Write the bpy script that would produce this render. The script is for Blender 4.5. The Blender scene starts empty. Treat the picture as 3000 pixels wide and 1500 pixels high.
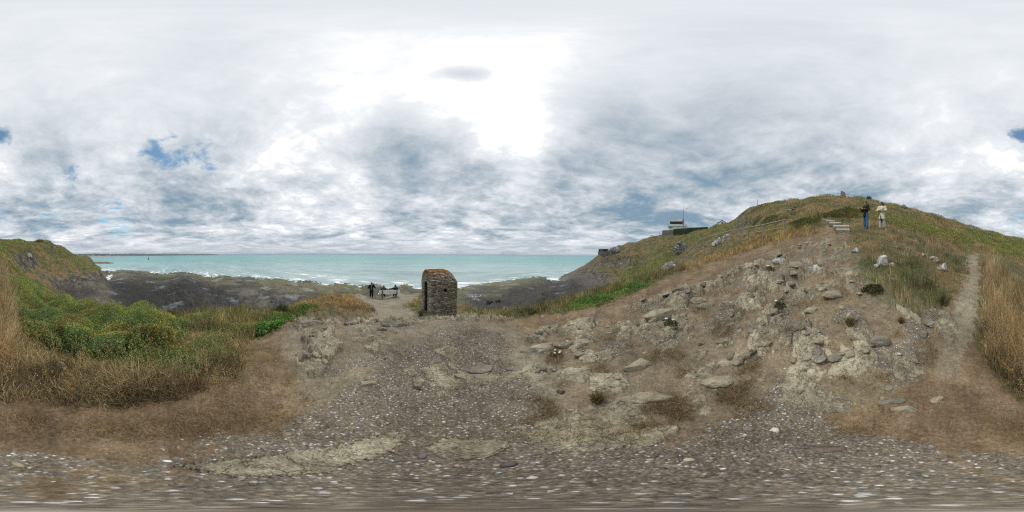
import bpy, bmesh, math, random
import numpy as np
from mathutils import Vector, Matrix
R = math.radians
rng = np.random.default_rng(7)
random.seed(7)
SC = bpy.context.scene
COL = SC.collection

# ------------------------------------------------------------------ camera
CAMZ = 1.65
TH0, TILT = R(-65), R(-0.56)          # the panorama's horizon dips a little to one side
_ax = Vector((math.cos(TH0), -math.sin(TH0), 0))
MROT = Matrix.Rotation(TILT, 4, _ax)
MR3 = np.array(MROT.to_3x3())
cd = bpy.data.cameras.new('camera')
cd.type = 'PANO'
try:
    cd.panorama_type = 'EQUIRECTANGULAR'
except Exception:
    cd.cycles.panorama_type = 'EQUIRECTANGULAR'
cd.clip_start, cd.clip_end = 0.02, 90000
cam = bpy.data.objects.new('camera', cd)
COL.objects.link(cam)
cam.matrix_world = Matrix.Translation((0, 0, CAMZ)) @ MROT @ Matrix.Rotation(R(90), 4, 'X')
SC.camera = cam
SC.render.engine = 'CYCLES'
SC.cycles.max_bounces = 6
SC.cycles.diffuse_bounces = 2
SC.cycles.glossy_bounces = 2
SC.cycles.transmission_bounces = 3
SC.cycles.transparent_max_bounces = 6
SC.cycles.volume_bounces = 0
SC.cycles.use_denoising = False
SC.cycles.pixel_filter_type = 'BLACKMAN_HARRIS'
SC.cycles.filter_width = 1.15
SC.view_settings.view_transform = 'Standard'
SC.view_settings.look = 'None'
SC.view_settings.exposure = 0.52
SC.view_settings.gamma = 1.0

def udir(u, v):
    """direction of a point of the photograph (2576 x 1288 measure)"""
    th = (np.asarray(u, float) - 1288) / 2576 * 2 * np.pi
    el = (644 - np.asarray(v, float)) / 1288 * np.pi
    d = np.stack([np.sin(th) * np.cos(el), np.cos(th) * np.cos(el), np.sin(el)], -1)
    return d @ MR3.T
def P(u, v, dist):
    """the point seen at (u, v) at horizontal distance dist"""
    d = udir(u, v)
    s = dist / math.hypot(d[0], d[1])
    return np.array([d[0] * s, d[1] * s, CAMZ + d[2] * s])
def F(x, y, dist):
    k = 2576 / 3000
    return P(x * k, y * k, dist)
def project(x, y, z):
    d = np.stack([x, y, z - CAMZ], -1)
    d = d / np.linalg.norm(d, axis=-1, keepdims=True)
    l = d @ MR3
    th = np.arctan2(l[..., 0], l[..., 1]); el = np.arcsin(np.clip(l[..., 2], -1, 1))
    return 1288 + th / (2 * np.pi) * 2576, 644 - el / np.pi * 1288

# ------------------------------------------------------------------ node helper
class NT:
    def __init__(s, tree):
        s.t = tree; tree.nodes.clear()
    def n(s, typ, **kw):
        nd = s.t.nodes.new(typ)
        ins = kw.pop('i', {})
        for k, v in kw.items(): setattr(nd, k, v)
        for k, v in ins.items(): s.set(nd, k, v)
        return nd
    def set(s, nd, k, v):
        sock = nd.inputs[k]
        if isinstance(v, bpy.types.NodeSocket): s.t.links.new(v, sock)
        elif isinstance(v, bpy.types.Node): s.t.links.new(v.outputs[0], sock)
        else:
            if sock.type == 'RGBA' and len(v) == 3: v = (*v, 1)
            sock.default_value = v
    def m(s, op, a, b=None, c=None, clamp=False):
        nd = s.n('ShaderNodeMath', operation=op, use_clamp=clamp)
        for k, v in enumerate((a, b, c)):
            if v is not None: s.set(nd, k, v)
        return nd.outputs[0]
    def vm(s, op, a, b=None):
        nd = s.n('ShaderNodeVectorMath', operation=op)
        s.set(nd, 0, a)
        if b is not None: s.set(nd, 1, b)
        return nd.outputs['Value' if op in ('DOT_PRODUCT', 'LENGTH') else 'Vector']
    def mr(s, v, a, b, c=0.0, d=1.0, smooth=True):
        nd = s.n('ShaderNodeMapRange', interpolation_type='SMOOTHSTEP' if smooth else 'LINEAR', clamp=True)
        for k, q in enumerate((v, a, b, c, d)): s.set(nd, k, q)
        return nd.outputs[0]
    def mix(s, f, a, b, blend='MIX'):
        nd = s.n('ShaderNodeMix', data_type='RGBA', blend_type=blend)
        s.set(nd, 0, f); s.set(nd, 6, a); s.set(nd, 7, b)
        return nd.outputs[2]
    def noise(s, vec, scale, detail=4, rough=.55, dist=0.0, out=0, dim='3D'):
        nd = s.n('ShaderNodeTexNoise', noise_dimensions=dim)
        s.set(nd, 'Vector', vec); s.set(nd, 'Scale', scale); s.set(nd, 'Detail', detail)
        s.set(nd, 'Roughness', rough); s.set(nd, 'Distortion', dist)
        return nd.outputs[out]
    def vor(s, vec, scale, out='Color', feature='F1', rnd=1.0):
        nd = s.n('ShaderNodeTexVoronoi', feature=feature)
        s.set(nd, 'Vector', vec); s.set(nd, 'Scale', scale); s.set(nd, 'Randomness', rnd)
        return nd.outputs[out]
    def ramp(s, f, stops, interp='LINEAR'):
        nd = s.n('ShaderNodeValToRGB'); cr = nd.color_ramp; cr.interpolation = interp
        while len(cr.elements) < len(stops): cr.elements.new(0.5)
        for e, (p, c) in zip(cr.elements, stops):
            e.position = p; e.color = (*c, 1) if len(c) == 3 else c
        s.set(nd, 0, f)
        return nd.outputs[0]

# ------------------------------------------------------------------ sky, sun
SUN_TH, SUN_EL = R(-14), R(58)
w = bpy.data.worlds.new('World'); SC.world = w; w.use_nodes = True
n = NT(w.node_tree)
D = n.n('ShaderNodeTexCoord').outputs['Generated']
sep = n.n('ShaderNodeSeparateXYZ', i={0: D})
zc = n.m('ADD', n.m('MAXIMUM', sep.outputs[2], 0.0), 0.10)
pl = n.n('ShaderNodeCombineXYZ', i={0: n.m('DIVIDE', sep.outputs[0], zc), 1: n.m('DIVIDE', sep.outputs[1], zc), 2: 0.0}).outputs[0]
def blob(u, v, sig):
    d = udir(u, v)
    dt = n.vm('DOT_PRODUCT', D, tuple(d))
    k = 1.0 / (1 - math.cos(R(sig)))
    return n.m('EXPONENT', n.m('MULTIPLY', n.m('SUBTRACT', dt, 1.0), k))
def addup(lst):
    acc = None
    for b, wt in lst:
        t = n.m('MULTIPLY', b, wt)
        acc = t if acc is None else n.m('ADD', acc, t)
    return acc
big = n.noise(pl, 0.62, 7, .60, .7)
mid = n.noise(pl, 1.7, 9, .60, .35)
fin = n.noise(pl, 5.0, 10, .68, .5)
gap = n.noise(pl, 3.6, 10, .66, .6)
low = n.m('SUBTRACT', 1.0, n.mr(sep.outputs[2], 0.0, 0.45))
high = n.mr(sep.outputs[2], 0.35, 0.95)
# cloud thickness: dark bellies versus bright tops
tone = n.m('ADD', n.m('MULTIPLY', big, .95), n.m('ADD', n.m('MULTIPLY', mid, .46), n.m('MULTIPLY', fin, .30)))   # about .855
tone = n.m('SUBTRACT', tone, 0.855)
tone = n.m('MULTIPLY', tone, n.m('MULTIPLY', n.m('SUBTRACT', 2.9, n.m('MULTIPLY', high, 1.8)), n.mr(sep.outputs[2], 0.0, .16, .40, 1.0)))
lift = addup([(blob(1190, 190, 20), .36), (blob(1250, 320, 13), .24), (blob(1330, 380, 8), .26), (blob(1000, 150, 18), .08), (blob(1050, 600, 13), .12),
              (blob(300, 230, 20), .05), (blob(1172, 187, 3.2), -.16), (blob(1138, 184, 2.4), -.16), (blob(1207, 186, 2.4), -.26),
              (blob(1640, 530, 14), -.26), (blob(1440, 440, 9), -.26), (blob(1010, 345, 11), -.20), (blob(1180, 410, 9), -.20),
              (blob(1800, 420, 18), -.14), (blob(2080, 470, 12), -.28), (blob(1270, 530, 10), -.12), (blob(1700, 640, 13), -.25), (blob(1500, 260, 10), -.12), (blob(2200, 330, 30), -.02)])
b = n.m('ADD', n.m('ADD', n.m('ADD', 0.56, tone), lift), n.m('MULTIPLY', high, .19))
cloud = n.ramp(b, [(0.0, (.155, .235, .31)), (.22, (.248, .308, .362)), (.45, (.365, .408, .45)), (.68, (.495, .525, .56)), (.88, (.60, .622, .648)), (1.0, (.74, .74, .74))])
# blue gaps
gw = addup([(blob(475, 395, 8.5), .25), (blob(395, 390, 6), .17), (blob(175, 445, 5), .24), (blob(425, 335, 3.5), .13), (blob(530, 395, 4), .10),
            (blob(20, 340, 4), .17), (blob(2560, 340, 4.5), .24), (blob(130, 405, 4), .10), (blob(290, 545, 9), .19), (blob(120, 545, 8), .19), (blob(2560, 545, 5), .24), (blob(310, 578, 4), .16), (blob(1500, 620, 14), .08)])
gm = n.mr(n.m('ADD', n.m('MULTIPLY', n.m('SUBTRACT', gap, .5), 1.9), gw), .17, .50, 0, .95)
gm = n.m('MULTIPLY', gm, n.mr(gw, .05, .12))
sky = n.n('ShaderNodeTexSky', sky_type='NISHITA')
sky.sun_disc = False; sky.sun_elevation = SUN_EL; sky.sun_rotation = SUN_TH; sky.altitude = 10; sky.air_density = 1.0; sky.dust_density = .8; sky.ozone_density = .8
ten = n.n('ShaderNodeVectorMath', operation='SCALE'); n.set(ten, 0, cloud); n.set(ten, 'Scale', 10.0)
sk2 = n.n('ShaderNodeVectorMath', operation='SCALE'); n.set(sk2, 0, sky); n.set(sk2, 'Scale', 1.15)
sk2 = n.n('ShaderNodeVectorMath', operation='MULTIPLY', i={0: sk2, 1: (.80, 1.08, 1.04)})
mixed = n.mix(gm, ten.outputs[0], sk2.outputs[0])
bg = n.n('ShaderNodeBackground', i={'Color': mixed, 'Strength': 0.1})
n.n('ShaderNodeOutputWorld', i={0: bg})
w.cycles.sampling_method = 'MANUAL'; w.cycles.sample_map_resolution = 512

sl = bpy.data.lights.new('sun', 'SUN'); sl.energy = 1.5; sl.angle = R(10); sl.color = (1, .95, .87)
sun = bpy.data.objects.new('sun', sl); COL.objects.link(sun)
sd = Vector((math.sin(SUN_TH) * math.cos(SUN_EL), math.cos(SUN_TH) * math.cos(SUN_EL), math.sin(SUN_EL)))
sun.rotation_euler = (-sd).to_track_quat('-Z', 'Y').to_euler()
sun.location = sd * 60

# ------------------------------------------------------------------ noise in numpy
def _h(ix, iy, seed):
    h = (ix.astype(np.int64) * 374761393 + iy.astype(np.int64) * 668265263 + seed * 974634777) & 0xFFFFFFFF
    h = ((h ^ (h >> 13)) * 1274126177) & 0xFFFFFFFF
    return (h ^ (h >> 16)) & 0xFFFF
def pnoise(x, y, seed=0):
    xi, yi = np.floor(x), np.floor(y)
    fx, fy = x - xi, y - yi
    ix, iy = xi.astype(np.int64), yi.astype(np.int64)
    def g(a, b):
        t = _h(ix + a, iy + b, seed) / 65536.0 * 2 * np.pi
        return np.cos(t) * (fx - a) + np.sin(t) * (fy - b)
    ux = fx * fx * fx * (fx * (fx * 6 - 15) + 10); uy = fy * fy * fy * (fy * (fy * 6 - 15) + 10)
    a = g(0, 0) * (1 - ux) + g(1, 0) * ux; c = g(0, 1) * (1 - ux) + g(1, 1) * ux
    return (a * (1 - uy) + c * uy) * 1.5
def fbm(x, y, f, oct=3, seed=0, ridged=False, rough=.5):
    s = 0; a = 1; tot = 0
    for k in range(oct):
        v = pnoise(x * f + k * 17.3, y * f - k * 9.1, seed + k)
        s = s + a * ((1 - 2 * np.abs(v)) if ridged else v); tot += a
        a *= rough; f *= 2.03
    return s / tot
def worley(x, y, f, seed=0, off=False):
    x = x * f; y = y * f
    xi, yi = np.floor(x).astype(np.int64), np.floor(y).astype(np.int64)
    d1 = np.full(x.shape, 9.0); d2 = np.full(x.shape, 9.0); cid = np.zeros(x.shape); ox = np.zeros(x.shape); oy = np.zeros(x.shape)
    for a in (-1, 0, 1):
        for c in (-1, 0, 1):
            h = _h(xi + a, yi + c, seed); h2 = _h(xi + a, yi + c, seed + 55)
            ex, ey = xi + a + h / 65536 - x, yi + c + h2 / 65536 - y
            d = np.hypot(ex, ey)
            near = d < d1; ox = np.where(near, ex, ox); oy = np.where(near, ey, oy)
            d2 = np.where(near, d1, np.minimum(d2, d)); cid = np.where(near, h / 65536, cid); d1 = np.where(near, d, d1)
    if off: return d1, d2, cid, ox, oy
    return d1, d2, cid
def sstep(x, a, b):
    t = np.clip((x - a) / (b - a), 0, 1)
    return t * t * (3 - 2 * t)
def in_poly(u, v, pts):
    """signed distance to a polygon, positive inside"""
    pts = np.array(pts, float)
    ins = np.zeros(u.shape, bool); dmin = np.full(u.shape, 1e9)
    for (x0, y0), (x1, y1) in zip(pts, np.roll(pts, -1, 0)):
        c = ((y0 > v) != (y1 > v)) & (u < (x1 - x0) * (v - y0) / ((y1 - y0) or 1e-9) + x0)
        ins ^= c
        ex, ey = x1 - x0, y1 - y0
        t = np.clip(((u - x0) * ex + (v - y0) * ey) / (ex * ex + ey * ey + 1e-9), 0, 1)
        dmin = np.minimum(dmin, (u - x0 - t * ex) ** 2 + (v - y0 - t * ey) ** 2)
    return np.where(ins, 1, -1) * np.sqrt(dmin)

# ------------------------------------------------------------------ heights of the land
SEA = -12.5
ctl = []                                            # (x, y, z)
def cp(u, v, dist): ctl.append(P(u, v, dist))
def cz(u, dist, z):
    d = udir(u, 644); s = dist / math.hypot(d[0], d[1]); ctl.append(np.array([d[0] * s, d[1] * s, z]))
ctl.append(np.array([0, 0, 0.]))
for a in range(0, 360, 30):
    cz(a / 360 * 2576, .6, .0)
    cz(a / 360 * 2576, 1.0, .0)
for u, z2 in [(1500, .06), (1700, .13), (1900, .22), (2100, .27), (2300, .20), (2450, .06)]: cz(u, 2.0, z2)
for u in (0, 200, 400, 600, 800, 1000, 1200): cz(u, 1.9, 0.0)
# front lip of the rock platform, then the lower terrace
for u, v, d in [(640, 850, 3.2), (720, 806, 3.9), (800, 806, 3.95), (900, 810, 3.9), (1000, 808, 3.95), (1100, 804, 4.0), (1180, 800, 4.1), (1260, 803, 4.2)]: cp(u, v, d)
for u, d, z in [(740, 5.2, -.95), (850, 5.6, -1.25), (950, 5.6, -1.3), (1050, 5.6, -1.3), (1150, 5.6, -1.2)]: cz(u, d, z)
for u, v, d in [(780, 797, 8.2), (850, 797, 8.6), (930, 797, 8.6), (1000, 795, 8.6), (1090, 790, 9.0), (1130, 792, 9.3), (1152, 793, 10.0), (1100, 775, 10.8), (960, 775, 11.5), (1030, 765, 13.0), (930, 750, 16.5), (980, 752, 15.8), (1010, 749, 16.4)]: cp(u, v, d)
for u, v, d in [(760, 760, 9.5), (800, 748, 11.5), (830, 738, 14), (870, 745, 14), (920, 780, 10.2), (900, 740, 17.5), (1000, 736, 19.5), (1055, 737, 19), (1160, 764, 13.5), (1185, 772, 12.5), (1220, 784, 10.6), (1210, 795, 8.2)]: cp(u, v, d)
for u, v, d in [(1300, 810, 4.5), (1400, 800, 4.6), (1500, 770, 5), (1600, 745, 5.5), (1700, 710, 6.5), (1800, 680, 7.5), (1900, 645, 8.5), (2000, 612, 9.3), (2080, 592, 9.7)]: cp(u, v, d)
EDGE = [(1260, 795, 9.5), (1330, 786, 9.5), (1400, 770, 10), (1480, 745, 11), (1560, 722, 12), (1640, 698, 13.5), (1700, 676, 15), (1760, 660, 16), (1830, 636, 16.5), (1900, 615, 15.5), (1975, 591, 13.2)]
for e in EDGE: cp(*e)
for u, v, d in [(1700, 800, 3.3), (1900, 760, 3.5), (2000, 700, 5), (2100, 700, 4.2), (2100, 650, 6.5), (2200, 640, 6), (2200, 720, 3.8), (2300, 650, 6), (2300, 720, 4), (2350, 620, 9), (2400, 600, 14), (2300, 590, 11), (2240, 574, 10.4), (2180, 574, 10.3), (2122, 584.5, 9.45), (2115, 575.5, 10.05), (2101, 565.6, 10.9), (2089, 559.8, 11.8), (2076, 555, 12.6)]: cp(u, v, d)
# far parts of the right-hand hill
for u, v, d in [(2200, 540, 20), (2080, 540, 23), (2000, 550, 22), (1950, 575, 18), (1900, 570, 30), (2300, 560, 22), (2400, 580, 26), (2500, 610, 34), (2450, 640, 13), (2500, 650, 10), (2570, 640, 20), (2570, 700, 7), (2500, 750, 4.6), (2570, 800, 3.6), (2000, 520, 33), (2120, 512, 30), (2200, 520, 27)]: cp(u, v, d)
SKY = [(1690, 587, 122), (1720, 582, 118), (1750, 577, 112), (1800, 567, 96), (1830, 561.5, 84), (1850, 553, 76), (1862, 540, 70), (1885, 523, 64), (1920, 515, 56), (1960, 506, 48), (2000, 500, 43), (2040, 496, 40), (2080, 492, 38), (2120, 491, 37), (2160, 496, 35.5), (2200, 503, 33.5), (2250, 513, 33), (2300, 525, 34), (2350, 540, 37), (2400, 556, 41), (2450, 570, 47), (2500, 583, 54), (2550, 598, 63),
       (0, 605, 72), (50, 603, 72), (100, 605, 74), (130, 612, 80), (150, 619, 88), (170, 630, 100), (185, 640, 118)]
for s in SKY:
    cp(*s)
    p = P(*s)
    cz(s[0], s[2] * 1.35, p[2] * .93 - .6); cz(s[0], s[2] * 2.2, p[2] * .6 - 1); cz(s[0], 420, min(p[2] * .5, 6.0))
# left headland: faces and foot
for u, v, d in [(0, 640, 24), (0, 700, 9.5), (40, 655, 34), (60, 630, 50), (100, 652, 60), (140, 640, 78), (200, 652, 110), (215, 643, 150), (228, 648, 152), (150, 670, 58), (200, 664, 74), (235, 672, 72), (250, 680, 66), (255, 705, 60), (262, 735, 50), (150, 715, 50), (175, 738, 46), (60, 700, 40), (110, 700, 46), (100, 735, 14), (200, 768, 9.2), (280, 788, 7.4), (2560, 670, 12)]: cp(u, v, d)
cz(225, 190, -4); cz(215, 230, -14); cz(180, 300, -14); cz(240, 160, -8); cz(250, 150, -12.2); cz(262, 110, -12.15); cz(232, 118, -4); cz(275, 85, -11.9)
for u, v, d in [(340, 792, 6.8), (400, 790, 6.6), (500, 788, 6.5), (600, 782, 7), (700, 775, 8.4), (400, 850, 3.4), (250, 850, 3.4), (150, 830, 4), (80, 800, 5)]: cp(u, v, d)
for u, d, z in [(280, 13, -6), (340, 11, -5), (400, 10.5, -4.8), (500, 10.5, -4.8), (600, 11, -4.9), (700, 13.5, -5.2), (800, 19, -6.2), (900, 23.5, -6.6), (1000, 26, -7), (1060, 25.5, -7), (1140, 20, -6.5), (1180, 17.5, -6.3), (1240, 14.5, -5.8), (1330, 14, -6), (1400, 14, -5.5), (1480, 15.5, -5), (1560, 17, -4.5), (1640, 19, -3.6), (1700, 23, -2.6), (1760, 25, -.9),
                (200, 18, -5.5), (240, 24, -9.2), (330, 22, -9.9), (450, 22, -10), (600, 23, -10.1), (720, 28, -10.4), (850, 34, -10.6), (1000, 38, -10.8), (1180, 30, -10.5), (1300, 26, -10.3), (1400, 24, -9.8), (1480, 25, -8.6), (1560, 28, -6.8), (1640, 34, -4.8)]: cz(u, d, z)
# tidal flat out to the water and below it
SH = [(262, 165), (300, 158), (360, 145), (430, 128), (500, 116), (560, 110), (620, 103), (700, 96), (780, 86), (860, 80), (940, 78), (1020, 75), (1100, 73), (1180, 74), (1240, 84), (1300, 96), (1360, 108), (1420, 120), (1440, 124)]
for u, d in SH:
    cz(u, d, SEA + .02)
    if u < 1430: cz(u, d * .75, -11.7); cz(u, d * .5, -11.0)
    cz(u, d * 1.1, SEA - .4); cz(u, d * 1.25, -13.5); cz(u, d * 2.2, -16); cz(u, 420, -18)
for u, v, d in [(470, 706, 66), (1360, 735, 46), (1440, 708, 68)]: cp(u, v, d)
# right-hand headland over the gully
for u, v, d in [(1432, 686, 116), (1445, 681, 110), (1460, 672, 108), (1475, 664, 109), (1490, 655, 110), (1465, 692, 84), (1485, 690, 76), (1505, 640, 112), (1550, 618, 114), (1580, 610, 116), (1614, 603.6, 119), (1640, 594.6, 121), (1660, 593, 121.5), (1668, 590.5, 121.5), (1520, 668, 92), (1560, 672, 88), (1610, 668, 82), (1450, 695, 80), (1480, 715, 56), (1500, 732, 42), (1550, 650, 97), (1600, 630, 98), (1650, 615, 102), (1700, 640, 74), (1680, 668, 52), (1640, 690, 38), (1750, 620, 58), (1800, 600, 56), (1850, 585, 50), (1850, 612, 32), (1760, 648, 34), (1720, 600, 98)]: cp(u, v, d)
for u, d, z in [(1430, 135, -13.5), (1470, 140, -14), (1500, 150, -13), (1550, 165, -5), (1600, 170, 4), (1650, 175, 12), (1550, 240, -14), (1640, 260, 6), (1550, 420, -16), (1640, 420, 2)]: cz(u, d, z)
ctl = np.array(ctl)
def qmap(x, y):
    r = np.hypot(x, y) + 1e-9
    l = np.log1p(r / .8)
    return np.stack([x / r * l, y / r * l], -1)
def rbf_fit(pts):
    q = qmap(pts[:, 0], pts[:, 1]); wv = pts[:, 2] / (np.hypot(pts[:, 0], pts[:, 1]) + 4)
    A = np.sqrt(((q[:, None] - q[None]) ** 2).sum(-1) + .007)
    N = len(q)
    Pm = np.concatenate([np.ones((N, 1)), q], 1)
    M = np.zeros((N + 3, N + 3)); M[:N, :N] = A - np.eye(N) * .004; M[:N, N:] = Pm; M[N:, :N] = Pm.T
    sol = np.linalg.lstsq(M, np.concatenate([wv, np.zeros(3)]), rcond=None)[0]
    return q, sol
_q, _sol = rbf_fit(ctl)
def rbf_eval(x, y):
    q = qmap(x, y); sh = x.shape; q = q.reshape(-1, 2); out = np.zeros(len(q))
    for s in range(0, len(q), 20000):
        k = q[s:s + 20000]
        A = np.sqrt(((k[:, None] - _q[None]) ** 2).sum(-1) + .007)
        out[s:s + 20000] = A @ _sol[:-3] + _sol[-3] + k @ _sol[-2:]
    return out.reshape(sh) * (np.hypot(x, y) + 4)
NA, NR, R0, R1 = 1280, 540, .06, 420.0
DR = math.log(R1 / R0) / (NR - 1)
# coarse evaluation, then bilinear refinement
ca, cr = 428, 270
tha = np.arange(ca) / ca * 2 * np.pi; lra = np.linspace(math.log(R0), math.log(R1), cr)
TT, LL = np.meshgrid(tha, lra)
ZC = rbf_eval(np.sin(TT) * np.exp(LL), np.cos(TT) * np.exp(LL))
th = np.arange(NA) / NA * 2 * np.pi; lr = np.linspace(math.log(R0), math.log(R1), NR)
def bil(Z, fa, fr):
    na, nr = Z.shape[1], Z.shape[0]
    a0 = np.floor(fa).astype(int); r0 = np.clip(np.floor(fr).astype(int), 0, nr - 2)
    ta = fa - a0; tr = np.clip(fr - r0, 0, 1); a1 = (a0 + 1) % na; a0 = a0 % na
    return (Z[r0, a0] * (1 - ta) + Z[r0, a1] * ta) * (1 - tr) + (Z[r0 + 1, a0] * (1 - ta) + Z[r0 + 1, a1] * ta) * tr
T2, L2 = np.meshgrid(th, lr)
RR = np.exp(L2); X = np.sin(T2) * RR; Y = np.cos(T2) * RR
Z = bil(ZC, T2 / (2 * np.pi) * ca, (L2 - lra[0]) / (lra[-1] - lra[0]) * (cr - 1))
for k in range(2):      # slight smoothing of the bilinear facets
    Z = (Z + np.roll(Z, 1, 1) + np.roll(Z, -1, 1)) / 3
    Z[1:-1] = (Z[:-2] + 2 * Z[1:-1] + Z[2:]) / 4
ZB = Z.copy()

# ------------------------------------------------------------------ kinds of ground (masks on the grid)
U, V = project(X, Y, Z)
wob = fbm(T2 * 9, L2 * 9, 3.0, 4, 3); wob2 = fbm(T2 * 9 + 40, L2 * 9, 3.0, 4, 9)
Uw = U + wob * 26; Vw = V + wob2 * 13
def zone(pts, soft=8, rough=True):
    a = in_poly(Uw if rough else U, Vw if rough else V, pts)
    if min(p[0] for p in pts) < 0: a = np.maximum(a, in_poly((Uw if rough else U) - 2576, Vw if rough else V, pts))
    if max(p[0] for p in pts) > 2576: a = np.maximum(a, in_poly((Uw if rough else U) + 2576, Vw if rough else V, pts))
    return sstep(a, -soft, soft)
near = RR < 24
TRACK = [(612, 875), (650, 838), (700, 812), (745, 802), (800, 799), (935, 799), (945, 785), (925, 765), (890, 752), (905, 738), (1062, 736), (1045, 752), (1015, 772), (1000, 776), (1060, 792), (1150, 797), (1200, 803), (1300, 803), (1420, 784), (1500, 762), (1560, 744), (1640, 715), (1700, 692), (1760, 668), (1830, 642), (1900, 618), (1985, 600), (2070, 588), (2085, 556), (2140, 585), (2128, 612), (2150, 640), (2160, 700), (2200, 760), (2300, 790), (2380, 770), (2425, 700), (2442, 645), (2458, 640), (2470, 700), (2455, 800), (2450, 870), (2490, 930), (2540, 970), (2600, 1015), (2700, 1045), (2880, 1066), (3030, 1040), (3176, 1000), (3190, 930)]
def zwrap(pts, soft=8):          # polygons that run over the picture's edge
    a = np.maximum(in_poly(Uw, Vw, pts), in_poly(Uw + 2576, Vw, pts))
    return sstep(a, -soft, soft)
bare = np.maximum(zwrap(TRACK[:], 7), (V > 1062 + 14 * wob))
FLOOR = [(-200, 1045), (150, 1062), (300, 1070), (450, 1040), (590, 1010), (625, 870), (700, 850), (2350, 800), (2460, 880), (2576, 1010), (2800, 1060), (2800, 1400), (-200, 1400)]
bare = np.maximum(bare, zone([(-300, 1042), (0, 1030), (150, 1060), (300, 1066), (450, 1040), (600, 1000), (640, 880), (2330, 830), (2440, 860), (2480, 925), (2560, 1005), (2900, 1050), (2900, 1500), (-300, 1500)], 7)) * near
bare = np.clip(bare, 0, 1)
patchn = fbm(X, Y, .55, 4, 21)
rightslope = zone([(1360, 830), (1560, 780), (1740, 720), (1960, 640), (2060, 600), (2130, 600), (2160, 680), (2260, 740), (2400, 790), (2420, 830), (2300, 960), (2200, 1010), (1980, 1060), (1720, 1130), (1360, 1140), (1180, 960)], 30) * near
platform = zone([(700, 850), (745, 812), (900, 812), (1060, 806), (1190, 800), (1250, 830), (1300, 900), (1100, 1000), (900, 1010), (760, 930)], 14) * near
slabs = zone([(440, 1172), (640, 1150), (860, 1120), (980, 1085), (1040, 1092), (1000, 1125), (960, 1150), (900, 1165), (820, 1190), (600, 1200)], 6) * near
slabs = np.maximum(slabs, zone([(1060, 1125), (1120, 1100), (1250, 1105), (1290, 1120), (1240, 1150), (1120, 1165)], 8) * near)
slabs = np.maximum(slabs, zone([(1355, 1130), (1420, 1100), (1480, 1075), (1560, 1085), (1700, 1065), (1710, 1085), (1640, 1120), (1500, 1135)], 8) * near)
rn = fbm(X * 1.0 + Y * .35, Y * 1.6 - X * .5, .95, 5, 31) + .25 * fbm(X, Y, 4, 3, 35)
wrp = fbm(X, Y, 1.3, 4, 36)
q1 = (X * .30 + Y * .95) * 1.55 + 1.5 * wrp + .5 * fbm(X, Y, .4, 2, 37); q2 = (X * .45 + Y * .9) * 4.6 + 2.2 * wrp + 1.4 * fbm(X, Y, 3, 2, 38)
saw1 = (q1 - np.floor(q1)); saw2 = (q2 - np.floor(q2))
saw1 = np.where(saw1 < .86, saw1 / .86, (1 - saw1) / .14); saw2 = np.where(saw2 < .8, saw2 / .8, (1 - saw2) / .2)
blk_ = (X * .9 - Y * .4) * 2.2 + 1.2 * fbm(X, Y, 1.0, 3, 39) + np.floor(q1) * .37; gapj = np.exp(-((blk_ - np.round(blk_)) / .05) ** 2)
rough_ = fbm(X, Y, 5.5, 4, 30)
sx_, sy_ = X * .88 - Y * .47, X * .47 + Y * .88                     # along and across the bedding
k1, k2, kc, kx, ky = worley(sx_ * .62 + .20 * wrp, sy_ * 1.25 + .20 * fbm(X, Y, 1.2, 3, 58), 1.25, 62, True)
m1, m2, mc, mx, my = worley(sx_ * .7 + .10 * fbm(X, Y, 3, 3, 63), sy_ * 1.5 + .1 * wrp, 3.1, 64, True)
ck1 = np.exp(-((k2 - k1) / .07) ** 2); ck2 = np.exp(-((m2 - m1) / .09) ** 2)
hrk = np.clip(.42 * (rn - np.where(rightslope > .3, .065, .15)), -.16, .09) + .20 * (kc - .42) - .17 * ky * (.4 + kc) + .06 * kx * (mc - .5) - .07 * ck1 + .055 * (mc - .5) - .05 * my - .028 * ck2 + .022 * rough_
rock = np.clip(np.maximum(rightslope, platform) * sstep(hrk, -.006, .022), 0, 1)
lipz = zone([(735, 815), (800, 803), (900, 806), (1050, 802), (1180, 795), (1290, 800), (1290, 806), (1180, 810), (1050, 816), (900, 820), (800, 818)], 4) * near
rock = np.maximum(rock, lipz * sstep(rn, -.12, .1))
slabs = slabs * sstep(rn + .5 * rough_ + .9 * slabs, .45, .75)
rock = np.maximum(rock, slabs)
rock = rock * sstep(bare, .2, .7)
gravn = fbm(X, Y, .9, 4, 41)
gravel = np.maximum(zone([(-300, 1150), (200, 1150), (420, 1120), (560, 1075), (700, 1075), (850, 990), (950, 925), (1040, 850), (1130, 810), (1230, 830), (1330, 960), (1400, 1060), (1700, 1120), (1900, 1000), (1960, 930), (2000, 1000), (2100, 1080), (2500, 1130), (2900, 1150), (2900, 1500), (-300, 1500)], 26) * (.75 + .9 * gravn),
                    rightslope * sstep(gravn, -.02, .3) * .9)
gravel = np.maximum(gravel, platform * (.15 + 1.1 * gravn + .35 * sstep(U, 900, 1050))); gravel = np.clip(gravel, 0, 1) * sstep(bare, .3, .8) * near
path = zone([(2436, 645), (2442, 640), (2458, 640), (2466, 700), (2454, 780), (2452, 840), (2425, 900), (2400, 960), (2350, 950), (2370, 860), (2405, 770), (2432, 700)], 7) * near * (1 - .5 * sstep(V, 820, 960))
terr = zone([(900, 738), (1062, 736), (1045, 752), (1010, 772), (1062, 792), (1150, 797), (1100, 803), (930, 803), (945, 785), (925, 765), (895, 752)], 4) * near
path = np.clip(np.maximum(path, terr), 0, 1)
dusty = np.clip(np.maximum(path, .75 * zone([(700, 845), (760, 800), (1060, 800), (1290, 806), (1340, 880), (1420, 1010), (1300, 1080), (900, 1080), (760, 1000), (720, 900)], 30) * near + .45 * rightslope), 0, 1)
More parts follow.
